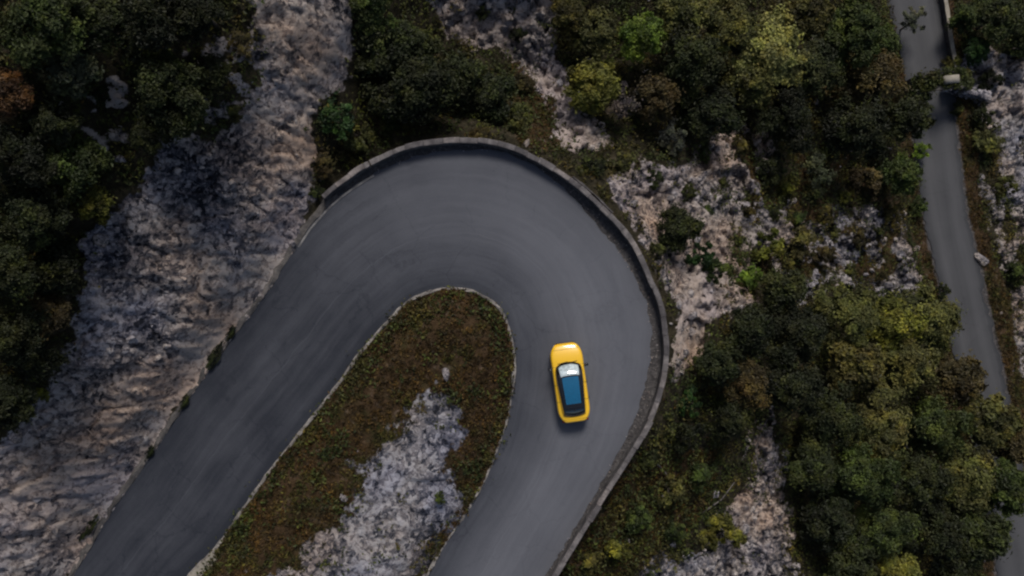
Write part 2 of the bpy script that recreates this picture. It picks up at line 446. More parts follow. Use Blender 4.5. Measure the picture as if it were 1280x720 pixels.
def fields(X, Y):
    zt = tps(X, Y)
    dpl = sdist(X, Y, PLAT); dis = sdist(X, Y, ISL); dfa = dline(X, Y, [tuple(p) for p in far_w])
    px, py = pix(X, Y, zt)
    jit = fbm(X * .35, Y * .35, 4, 3) * 28 + fbm(X * 1.4, Y * 1.4, 4, 8, .6) * 26
    rock = np.zeros_like(X)
    for k, P in enumerate(ROCKS):
        m_ = smooth(-7, 9, sdist(px, py, P) + jit * .8)
        if k in (1, 2): m_ = m_ * smooth(-.12, .12, fbm(X * 1.1, Y * 1.1, 4, 131, .6))
        rock = np.maximum(rock, m_)
    dry = np.zeros_like(X)
    for P in DRYS: dry = np.maximum(dry, smooth(-6, 8, sdist(px, py, P) + jit * .4))
    tone = np.zeros_like(X)
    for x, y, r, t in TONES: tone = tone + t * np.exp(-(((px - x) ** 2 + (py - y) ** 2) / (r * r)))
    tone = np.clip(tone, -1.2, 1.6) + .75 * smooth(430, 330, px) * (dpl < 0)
    lc = smooth(-6.5, -9.5, X) * (dpl < 0)
    brk = smooth(-.12, .22, fbm(X * .42, Y * .42, 4, 121, .6)) * smooth(880, 940, px) * smooth(1150, 1110, px) * smooth(120, 180, py) * smooth(380, 330, py)
    rock = rock * (1 - .9 * brk); dry = np.maximum(dry, .7 * brk)
    # island: what the photo shows inside the kerb only
    ins = dis > 0
    px0, py0 = pix(X, Y, np.zeros_like(X) + .6)
    ri = smooth(-14, 14, sdist(px0, py0, ROCKS[6]) + jit * 1.2)
    rock = np.where(ins, ri, np.where(dpl > 0, 0, rock)); dry = np.where(ins, 1., dry)
    # heights
    side = smooth(-11.5, -9.0, X)                             # 0 cliff side, 1 wall side
    dout = -dpl
    rough = fbm(X * .22, Y * .22, 3, 31)
    f1, f2, cid, gx, gy = worley(X * .55 + .5 * fbm(X * .7, Y * .7, 2, 41), Y * .55, 51)
    g1, g2, cid2, hx, hy = worley(X * 1.7 + .4 * fbm(X * 2, Y * 2, 2, 43), Y * 1.7 + .3 * cid, 61)
    block = (cid - .5) * 1.0 + gx * (cid * 2.2 - 1.1) * .6 + gy * (np.mod(cid * 7, 1) - .5) * 1.0
    block2 = (cid2 - .5) * .42 + hx * (cid2 - .5) * .5 + hy * (np.mod(cid2 * 5, 1) - .5) * .5
    crack = -.25 * (1 - smooth(0, .12, f2 - f1)) - .12 * (1 - smooth(0, .14, g2 - g1))
    rough_rock = (block * .95 + block2 * 1.25) * (1 - .72 * lc) + crack + .28 * fbm(X * 1.3, Y * 1.3, 4, 71, .6, True)
    soft = .35 * rough + .12 * fbm(X * 1.5, Y * 1.5, 3, 91)
    zt2 = zt + rock * rough_rock + (1 - rock) * soft
    cliff = zt2 * smooth(.15, 1.8, dout) + .04 * (1 - smooth(.15, 1.8, dout)) + rock * np.maximum(rough_rock, -.2) * .3 * smooth(.2, .8, dout)
    cliff = np.where(dout < .35, np.minimum(cliff, .3 * np.maximum(dout, 0)), cliff)
    base = -1.3 + .25 * fbm(X * .8, Y * .8, 3, 77)
    fall = np.minimum(zt2, -.2) if False else zt2
    t = smooth(.3, 3.2, dout)
    wallside = base * (1 - t) + fall * t
    wallside = np.where(dout < .22, -.05, wallside)
    outz = cliff * (1 - side) + wallside * side
    yy = np.clip((Y + 16) / 16, 0, 1)
    slope = smooth(-8, 0, X + .55 * Y * 0) 
    hi = .05 + smooth(0, 2.4, dis) * (.95 - .5 * smooth(-6.5, -1.5, X - .0 * Y) * (1 - yy))
    isl = hi + ri * smooth(.1, .9, dis) * (rough_rock * .28) + (1 - ri) * smooth(.1, 1., dis) * (.16 * fbm(X * 1.1, Y * 1.1, 4, 15))
    z = np.where(dpl > 0, -.06, outz)
    gravel = np.where((dpl > 0) & ~ins, 1., 0.)
    z = np.where(ins, isl, z)
    gravel = np.maximum(gravel, (1 - smooth(.0, .6, dout)) * (dpl <= 0) * (1 - side))
    # valley road bed
    k = 1 - smooth(2.2, 4.6, dfa)
    z = z * (1 - k) + (ZF - .06 + .25 * smooth(1.9, 4.6, dfa) * rough) * k
    rock = rock * (1 - (1 - smooth(1.9, 2.6, dfa)))
    gravel = np.maximum(gravel, (1 - smooth(1.6, 2.3, dfa)) * .8)
    dry = np.where(dfa < 3.2, np.maximum(dry, .6), dry)
    return z, rock, dry, gravel, tone, px, py, dpl, dis, dfa

def axis(lo, hi, step, far):
    core = np.arange(lo, hi + step, step)
    g = []; s = step; x = 0
    while x < far: s *= 1.22; x += s; g.append(x)
    g = np.array(g)
    return np.r_[(lo - g)[::-1], core, core[-1] + g]
ax_x = axis(-31, 47, .125, 260); ax_y = axis(-26.5, 26.5, .125, 240)
GX, GY = np.meshgrid(ax_x, ax_y, indexing='ij')
Z, ROCK, DRY, GRAV, TONE, PX, PY, DPL, DIS, DFA = fields(GX, GY)
COOL = (DIS > 0) * 1.0          # blue grey lichen on the island rock and in patches of the cliff and the scree
for x_, y_, r_ in ((150, 330, 80), (270, 230, 70), (190, 440, 50), (60, 700, 45), (560, 10, 70), (640, 10, 30), (1080, 330, 60), (1260, 150, 90), (425, 40, 22), (860, 715, 70)):
    COOL = np.maximum(COOL, np.exp(-((PX - x_) ** 2 + (PY - y_) ** 2) / r_ ** 2))
jx = .10 * fbm(GX * 1.9, GY * 1.9, 3, 5) * ROCK * (DPL < -.5); jy = .10 * fbm(GX * 1.9, GY * 1.9, 3, 6) * ROCK * (DPL < -.5)
WARM = np.zeros_like(COOL)      # fresh beige limestone: the gully, the lower cliff, the eroded track and the cut bank
for x_, y_, r_ in ((395, 70, 60), (385, 180, 55), (350, 270, 40), (50, 630, 70), (130, 570, 60), (215, 490, 55), (265, 410, 40), (690, 110, 40), (710, 175, 40), (885, 390, 70), (850, 440, 40), (925, 180, 50), (940, 640, 50), (800, 260, 60)):
    WARM = np.maximum(WARM, np.exp(-((PX - x_) ** 2 + (PY - y_) ** 2) / r_ ** 2))
V = np.stack([GX + jx, GY + jy, Z], -1).reshape(-1, 3)
ter = obj('terrain', mesh_np('terrain', V, grid_faces(len(ax_x), len(ax_y)),
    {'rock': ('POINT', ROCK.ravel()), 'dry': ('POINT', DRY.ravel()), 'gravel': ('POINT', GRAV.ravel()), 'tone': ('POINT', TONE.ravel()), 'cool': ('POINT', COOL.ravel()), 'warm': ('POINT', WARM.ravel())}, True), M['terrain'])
tag(ter, kind='structure')

def samp(A, x, y):
    i = np.clip(np.searchsorted(ax_x, x) - 1, 0, len(ax_x) - 2); j = np.clip(np.searchsorted(ax_y, y) - 1, 0, len(ax_y) - 2)
    u = np.clip((x - ax_x[i]) / (ax_x[i + 1] - ax_x[i]), 0, 1); v = np.clip((y - ax_y[j]) / (ax_y[j + 1] - ax_y[j]), 0, 1)
    return (A[i, j] * (1 - u) + A[i + 1, j] * u) * (1 - v) + (A[i, j + 1] * (1 - u) + A[i + 1, j + 1] * u) * v

def ground(px, py, up=0.):
    """the point of the terrain (plus up metres) that stands at this place of the photo's plan"""
    z = -5.
    for _ in range(40):
        x, y, _z = at(px, py, z + up)
        z = .5 * z + .5 * float(samp(Z, np.array([x]), np.array([y]))[0])
    return x, y, float(samp(Z, np.array([x]), np.array([y]))[0])

# ------------------------------------------------------------------ roads
def match(a, b, ka, kb):
    """pair two resampled curves piecewise at key indices"""
    A, B = [], []
    for (i, j), (k, l), n in zip(zip(ka[:-1], ka[1:]), zip(kb[:-1], kb[1:]), (110, 60, 60, 110)):
        for t in np.linspace(0, 1, n, endpoint=False):
            for L, c, p, q in ((A, a, i, j), (B, b, k, l)):
                f = p + (q - p) * t; m = int(f); m2 = min(m + 1, len(c) - 1)
                L.append(c[m] * (1 - (f - m)) + c[m2] * (f - m))
    A.append(a[ka[-1]]); B.append(b[kb[-1]])
    return np.array(A), np.array(B)
def idx(c, p, z=0.):
    w = np.array(at(*p, z)[:2]); return int(np.argmin(np.hypot(c[:, 0] - w[0], c[:, 1] - w[1])))
oA, oB = match(out_w, inn_w, [0, idx(out_w, (397, 272)), idx(out_w, (600, 187)), idx(out_w, (812, 400)), len(out_w) - 1],
               [0, idx(inn_w, (475, 412)), idx(inn_w, (565, 361)), idx(inn_w, (641, 430)), len(inn_w) - 1])
nc = 26
ts = np.linspace(0, 1, nc)
nl = len(oA)
inner = oB.copy()
wob = .10 * np.sin(np.arange(nl) * .9) * np.random.RandomState(3).rand(nl)
nrm = (oA - oB) / np.linalg.norm(oA - oB, axis=1)[:, None]
oA2 = oA + nrm * (.6 * wob[:, None] + .03 * np.random.RandomState(4).randn(nl)[:, None])
Pxy = oB[:, None, :] * (1 - ts[None, :, None]) + oA2[:, None, :] * ts[None, :, None]
mid = (oA + oB) / 2
sl = np.r_[0, np.cumsum(np.linalg.norm(np.diff(mid, axis=0), axis=1))]
wid = np.linalg.norm(oA - oB, axis=1)
RV = np.concatenate([Pxy, np.full((nl, nc, 1), .0)], -1)
RV[..., 2] += .03 * np.sin(np.pi * ts)[None, :]
# wear: paler beyond the bend, on the outer lane; darker along the straight
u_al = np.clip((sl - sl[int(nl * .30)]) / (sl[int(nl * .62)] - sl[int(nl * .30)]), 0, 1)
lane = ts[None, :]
wear_tone = -.12 + .86 * (u_al[:, None] ** .8) * (.35 + .65 * smooth(.10, .55, lane)) + .10 * np.exp(-((lane - .55) / .2) ** 2)
wear_tone = wear_tone - .16 * np.exp(-((lane - .02) / .05) ** 2) - .10 * np.exp(-((lane - .99) / .03) ** 2)
UV = np.stack([np.broadcast_to(ts[None, :] * wid[:, None], (nl, nc)), np.broadcast_to(sl[:, None], (nl, nc))], -1)
def ribbon(name, V3, uv, wear_tone, m):
    nu, nv = V3.shape[:2]
    f = grid_faces(nu, nv)
    me = mesh_np(name, V3.reshape(-1, 3), f, {'wear_tone': ('POINT', np.broadcast_to(wear_tone, (nu, nv)).ravel())}, True)
    ul = me.uv_layers.new(name='UVMap')
    li = np.empty(len(me.loops), np.int32); me.loops.foreach_get('vertex_index', li)
    ul.data.foreach_set('uv', uv.reshape(-1, 2)[li].astype(np.float32).ravel())
    return tag(obj(name, me, m), kind='structure')
ribbon('road', RV, UV, wear_tone, M['asphalt'])

fa = far_w; d = np.gradient(fa, axis=0); d /= np.linalg.norm(d, axis=1)[:, None]
fn = np.stack([d[:, 1], -d[:, 0]], 1)                         # to the right going down the photo
ns = len(fa)
hw_l = 1.75 + .8 * smooth(.22, .02, np.linspace(0, 1, ns)); hw_r = np.full(ns, 1.7)
tf = np.linspace(0, 1, 9)
FV = (fa - fn * hw_l[:, None] * -1)[:, None] * (1 - tf[None, :, None]) + (fa + fn * hw_r[:, None] * -1)[:, None] * tf[None, :, None]
FV = FV + (np.random.RandomState(21).randn(ns, 1, 1) * .10) * fn[:, None, :] * (np.abs(tf - .5) > .45)[None, :, None]
FV = np.concatenate([FV, np.full((ns, 9, 1), ZF)], -1)
fsl = np.r_[0, np.cumsum(np.linalg.norm(np.diff(fa, axis=0), axis=1))]
FUV = np.stack([np.broadcast_to(tf[None, :] * 3.5, (ns, 9)), np.broadcast_to(fsl[:, None], (ns, 9))], -1)
ribbon('valley_road', FV, FUV, (.18 + .35 * np.exp(-((tf[None, :] - .28) / .1) ** 2) + .35 * np.exp(-((tf[None, :] - .72) / .1) ** 2) - .5 * np.exp(-((np.abs(tf[None, :] - .5) - .5) / .07) ** 2)) * np.ones((ns, 1)), M['asphalt_far'])

# ------------------------------------------------------------------ walls, kerb, gutter
def path_solid(name, pts, prof, m, parent=None, seed=0, jit=.0, zf=None, jz=None, cap=True):
    """sweep a closed profile [(offset to the left of the path, z)] along a 2-D path"""
    pts = np.asarray(pts); t = np.gradient(pts, axis=0); t /= np.linalg.norm(t, axis=1)[:, None]
    n = np.stack([-t[:, 1], t[:, 0]], 1)
    rs = np.random.RandomState(seed)
    k = len(prof); L = len(pts)
    V = np.zeros((L, k, 3))
    for j, (o, z) in enumerate(prof):
        V[:, j, :2] = pts + n * (o + rs.randn(L, 1) * jit)
        V[:, j, 2] = z + rs.randn(L) * (jit if jz is None else jz) * (z > -.5)
        if zf is not None: V[:, j, 2] += zf
    f = grid_faces(L, k, True)
    me_v = V.reshape(-1, 3)
    bm = bmesh.new()
    vs = [bm.verts.new(v) for v in me_v]
    for q in f: bm.faces.new([vs[i] for i in q])
    if cap:
        bm.faces.new(vs[:k]); bm.faces.new(vs[-k:])
    bmesh.ops.recalc_face_normals(bm, faces=bm.faces)
    return bm_obj(name, bm, m, parent, False)

def resample(pts, step):
    pts = np.asarray(pts); s = np.r_[0, np.cumsum(np.linalg.norm(np.diff(pts, axis=0), axis=1))]
    q = np.linspace(0, s[-1], max(2, int(s[-1] / step)))
    return np.stack([np.interp(q, s, pts[:, k]) for k in range(pts.shape[1])], 1)

def rel(o, p):
    o.parent = p; o.matrix_parent_inverse = Matrix.Translation(-Vector(p.location)); return o
def coping_blocks(name, pts, hw_, z0, z1, m, parent, seed):
    rs = np.random.RandomState(seed); P = resample(pts, .10); n = len(P); i = 0; V = []; Fc = []; tv = []; c = 0
    t = np.gradient(P, axis=0); t /= np.linalg.norm(t, axis=1)[:, None]; nn = np.stack([-t[:, 1], t[:, 0]], 1)
    while i < n - 3:
        k = min(n - 1, i + rs.randint(6, 12)); idx_ = np.array([i, (i + k) // 2, k]); off = rs.randn() * .014; dz = rs.randn() * .016; tn = rs.rand(); w = hw_ * (1 + .07 * rs.randn())
        rows = []
        for q, ii in enumerate(idx_):
            p = P[ii] + t[ii] * (.012 if q == 0 else -.012 if q == 2 else 0)
            for o, z in ((-w, z0), (-w * .98, z1 - .015 + dz), (-w * .7, z1 + dz), (w * .7, z1 + dz), (w * .98, z1 - .015 + dz), (w, z0)):
                rows.append((*(p + nn[ii] * (o + off + rs.randn() * .006)), z + rs.randn() * .004 * (z > z0)))
        V += rows
        for q in range(2):
            for j in range(6):
                a_, b_ = c + q * 6 + j, c + q * 6 + (j + 1) % 6
                Fc.append((a_, b_, b_ + 6, a_ + 6)); tv.append(tn)
        for e in (0, 12):
            Fc.append((c + e, c + e + 1, c + e + 4, c + e + 5)); Fc.append((c + e + 1, c + e + 2, c + e + 3, c + e + 4)); tv += [tn, tn]
        c += 18; i = k
    o = obj(name, mesh_np(name, V, Fc, {'tint': ('FACE', tv)}), m)
    rel(o, parent); return o
wl_ = resample(wall_w, .28)
pw = empty('parapet_wall', (float(wl_[len(wl_)//2][0]), float(wl_[len(wl_)//2][1]), 0))
tag(pw, 'long weathered stone parapet wall sweeping round the outside of the hairpin bend', 'wall')
wob_ = .03 * np.sin(np.arange(len(wl_)) * .37)
rel(path_solid('masonry', wl_, [(-.14, -.08), (-.115, .60), (.115, .60), (.22, -2.6), (.0, -2.6)], M['wall'], seed=1, jit=.015), pw)
coping_blocks('coping', wall_w, .145, .605, .73, M['coping'], pw, 2)
b0 = idx(wall_w, (712, 224), .85); b1 = idx(wall_w, (768, 272), .85)
bseg = resample(wall_w[b0:b1], .3)
rel(path_solid('buttress', bseg, [(.215, -2.7), (.215, .57), (.30, .50), (.45, -2.7)], M['coping'], seed=3, jit=.015), pw)
bw = empty('parapet_wall', (float(bit_w[0][0]), float(bit_w[0][1]), 0))
tag(bw, 'short lower stub of parapet wall where the cliff meets the bend', 'wall')
bl_ = resample(bit_w, .22)
rel(path_solid('masonry', bl_, [(-.16, -.08), (-.115, .53), (.115, .53), (.22, -2.0), (.0, -2.0)], M['wall'], seed=4, jit=.025), bw)
coping_blocks('coping', bit_w, .145, .535, .66, M['coping'], bw, 5)

kp = resample(inn_w, .30)
kerb_n = len(kp)
sunk = -.105 * (fbm(np.arange(kerb_n) * .13, np.zeros(kerb_n), 3, 9) > np.where(np.arange(kerb_n) > kerb_n * .56, -.12, .10))
tag(path_solid('kerb', kp, [(-.11, -.05), (-.11, .13), (.0, .15), (.05, .13), (.05, -.05)], M['kerb'], seed=6, jit=.022, zf=sunk), kind='structure')
# concrete slab where the island begins
sl0 = idx(inn_w, (225, 735)); sl1 = idx(inn_w, (268, 686))
tag(path_solid('concrete_edge', resample(inn_w[max(0, sl0 - 14):sl1 + 1], .35), [(-.55, -.05), (-.55, .22), (-.08, .24), (-.02, .22), (-.02, -.05)][::1], M['concrete'], seed=7, jit=.015), kind='structure')

gi0, gi1 = 0, idx(out_w, (430, 240))
gp = resample(out_w[gi0:gi1], .35)
tag(path_solid('gutter', gp, [(.02, -.05), (.02, .035), (.16, .07), (.34, .05), (.34, -.05)], M['gutter'], seed=8, jit=.03), kind='structure')
ep = resample(out_w[idx(out_w, (372, 306)):idx(out_w, (470, 216))], .3)
tt = np.gradient(ep, axis=0); tt /= np.linalg.norm(tt, axis=1)[:, None]; en = np.stack([tt[:, 1], -tt[:, 0]], 1)
EV = np.stack([np.c_[ep + en * .06, np.full(len(ep), .034)], np.c_[ep + en * .17, np.full(len(ep), .036)]], 1)
tag(obj('edge_line', mesh_np('edge_line', EV.reshape(-1, 3), grid_faces(len(ep), 2)), M['paint']), kind='structure')

# low parapet along the valley road, rubble wall and little tunnel mouth
sel = np.linspace(0, 1, ns) < .205
vp = (fa - fn * (hw_r[:, None] + .22))[sel]
vp = fa[sel] + np.stack([np.abs(fn[sel][:, 0]), -fn[sel][:, 1] * np.sign(fn[sel][:, 0])], 1) * 0 + (-fn[sel] if fn[0, 0] < 0 else fn[sel]) * 1.92
vo = empty('parapet_wall', (float(vp[-1, 0]), float(vp[-1, 1]), ZF))
tag(vo, 'low pale concrete parapet along the far valley road', 'wall')
rel(path_solid('concrete_body', resample(vp, .4), [(-.13, -.5), (-.13, .55), (.13, .55), (.13, -.9)], M['wall'], seed=11, jit=.01, zf=ZF, jz=0), vo)
rel(path_solid('coping', resample(vp, .4), [(-.15, .555), (-.15, .66), (.15, .66), (.15, .555)], M['concrete'], seed=12, jit=.008, zf=ZF, jz=0), vo)

# ------------------------------------------------------------------ foliage
def leaves(P, Nrm, size, tint, rs, aspect=1.5, droop=.25):
    """one bent rhombus per point"""
    n = len(P)
    Nrm = Nrm / (np.linalg.norm(Nrm, axis=1)[:, None] + 1e-9)
    a = rs.randn(n, 3); T = np.cross(Nrm, a); T /= (np.linalg.norm(T, axis=1)[:, None] + 1e-9)
    B = np.cross(Nrm, T)
    s = size[:, None]
    V = np.stack([P - T * s * aspect * .5, P + B * s * .42 + Nrm * s * .10, P + T * s * aspect * .5 - Nrm * s * droop, P - B * s * .42 + Nrm * s * .10], 1)
    f = np.arange(4 * n).reshape(n, 4)
    return V.reshape(-1, 3), f, tint

def crown_mesh(name, seed, r, vz, n_cl, n_lf, leaf, flat=False, sparse=1.):
    rs = np.random.RandomState(seed)
    lob = rs.rand(4) * 6.28; amp = .26 * rs.rand(3) + .08
    C, S = [], []
    ns_ = rs.randint(5, 9); sub = []
    for k in range(ns_):
        a = 6.28 * (k + .7 * rs.rand()) / ns_; q = r * (.30 + .42 * rs.rand())
        sub.append((q * math.cos(a), q * math.sin(a), vz * (.35 + .75 * rs.rand()), r * (.22 + .24 * rs.rand()), .12 * rs.randn()))
    sub.append((r * .1 * rs.randn(), r * .1 * rs.randn(), vz * 1.25, r * .45, .05))
    w_ = np.array([q[3] ** 2 for q in sub]); w_ /= w_.sum(); T = []
    while len(C) < n_cl:
        k = rs.choice(len(sub), p=w_); q = sub[k]
        d = rs.randn(3); d /= np.linalg.norm(d)
        if d[2] < -.3: continue
        f = .45 + .70 * rs.rand() ** .8
        C.append((q[0] + d[0] * q[3] * f, q[1] + d[1] * q[3] * f, max(.1 * vz, q[2] + d[2] * q[3] * f * .9)))
        S.append(r * (.07 + .17 * rs.rand() ** 1.6)); T.append(q[4])
    C = np.array(C); S = np.array(S)
    n = n_cl * n_lf
    ci = np.repeat(np.arange(n_cl), n_lf)
    d = rs.randn(n, 3); d /= np.linalg.norm(d, axis=1)[:, None]
    d[:, 2] = np.abs(d[:, 2]) * .75 + d[:, 2] * .25
    rr = rs.rand(n) ** .45 * (1 + 1.3 * rs.rand(n) ** 5)
    P = C[ci] + d * (S[ci] * rr)[:, None] * np.array([1, 1, .72])
    outw = P - np.array([0, 0, vz * .55]); outw /= np.linalg.norm(outw, axis=1)[:, None]
    nr = d * .8 + outw * .5 + rs.randn(n, 3) * .55 + np.array([0, 0, .45])
    ct = .45 + .22 * rs.randn(n_cl) + np.array(T)
    tint = np.clip(ct[ci] + .09 * rs.randn(n), 0, 1)
    V, f, t = leaves(P, nr, leaf * (.6 + .8 * rs.rand(n)), tint, rs)
    V[:, 2] = np.maximum(V[:, 2], .02)
    me = mesh_np(name, V, f, {'tint': ('FACE', t)}); me.materials.append(M['leaf'])
    return me, C

def tube(bm, a, b, ra, rb, k=7):
    a, b = Vector(a), Vector(b); d = (b - a)
    q = d.to_track_quat('Z', 'Y')
    r1 = [bm.verts.new(a + q @ Vector((ra * math.cos(i * 2 * math.pi / k), ra * math.sin(i * 2 * math.pi / k), 0))) for i in range(k)]
    r2 = [bm.verts.new(b + q @ Vector((rb * math.cos(i * 2 * math.pi / k), rb * math.sin(i * 2 * math.pi / k), 0))) for i in range(k)]
    for i in range(k): bm.faces.new((r1[i], r1[(i + 1) % k], r2[(i + 1) % k], r2[i]))
    bm.faces.new(r2); bm.faces.new(r1[::-1])

def trunk_mesh(name, C, th, r, rad):
    """trunk from just below ground up into the crown, with limbs reaching the leaf clumps; z=0 is the crown's foot"""
    bm = bmesh.new(); top = (r * .05, -r * .04, r * .75)
    tube(bm, (0, 0, -th - .5), (r * .03, 0, -th * .2), rad, rad * .8, 9); tube(bm, (r * .03, 0, -th * .2 - .01), top, rad * .8, rad * .28, 9)
    for c in C[::max(1, len(C) // 9)]:
        z0 = -th * .15 + .35 * r * random.random()
        tube(bm, (r * .03, 0, z0), (c[0] * .5, c[1] * .5, (z0 + c[2]) * .5 + .1), rad * .4, rad * .25, 6)
        tube(bm, (c[0] * .5, c[1] * .5, (z0 + c[2]) * .5 + .1), tuple(c), rad * .25, rad * .07, 5)
    me = bpy.data.meshes.new(name); bm.normal_update(); bm.to_mesh(me); bm.free()
    for p in me.polygons: p.use_smooth = True
    me.materials.append(M['bark']); return me

random.seed(4)
PROTO = {'tree': [], 'bush': [], 'big': [], 'airy': []}
for k in range(6):
    c, C = crown_mesh('crown', 100 + k, 1.9, 1.35, 84, 105, .15); PROTO['tree'].append((c, trunk_mesh('trunk', C, 1.3, 1.9, .13), 1.9, 1.35, 1.3))
for k in range(6):
    c, C = crown_mesh('crown', 200 + k, 2.9, 2.1, 135, 130, .17); PROTO['big'].append((c, trunk_mesh('trunk', C, 2.2, 2.9, .2), 2.9, 2.1, 2.2))
for k in range(4):
    c, C = crown_mesh('crown', 300 + k, .95, .65, 38, 75, .105); PROTO['bush'].append((c, trunk_mesh('stem', C, .1, .95, .05), .95, .65, .1))
for k in range(2):
    c, C = crown_mesh('crown', 400 + k, 1.5, 1.2, 34, 50, .12); PROTO['airy'].append((c, trunk_mesh('trunk', C, 1.3, 1.5, .1), 1.5, 1.2, 1.3))

HUE = dict(
    dark=(.026, .032, .012), deep=(.017, .021, .009), green=(.044, .060, .018), olive=(.078, .079, .027), yellow=(.112, .114, .024),
    lime=(.095, .145, .024), emerald=(.024, .052, .016), sage=(.060, .068, .040), brown=(.056, .044, .020), rust=(.085, .044, .018),
    purple=(.070, .058, .062), ochre=(.074, .066, .022), straw=(.17, .165, .060), grey=(.070, .074, .060))

T_DARKL = 'trees on the cliff top left of the road'; T_MID = 'trees and bushes above the bend'; T_TR = 'trees on the slope beyond the bend'
T_LR = 'trees on the slope right of the bend'; T_FAR = 'bushes by the valley road'; T_ROCK = 'bushes on the rocky slope'; T_ISL = 'weeds along the roadside gutter'
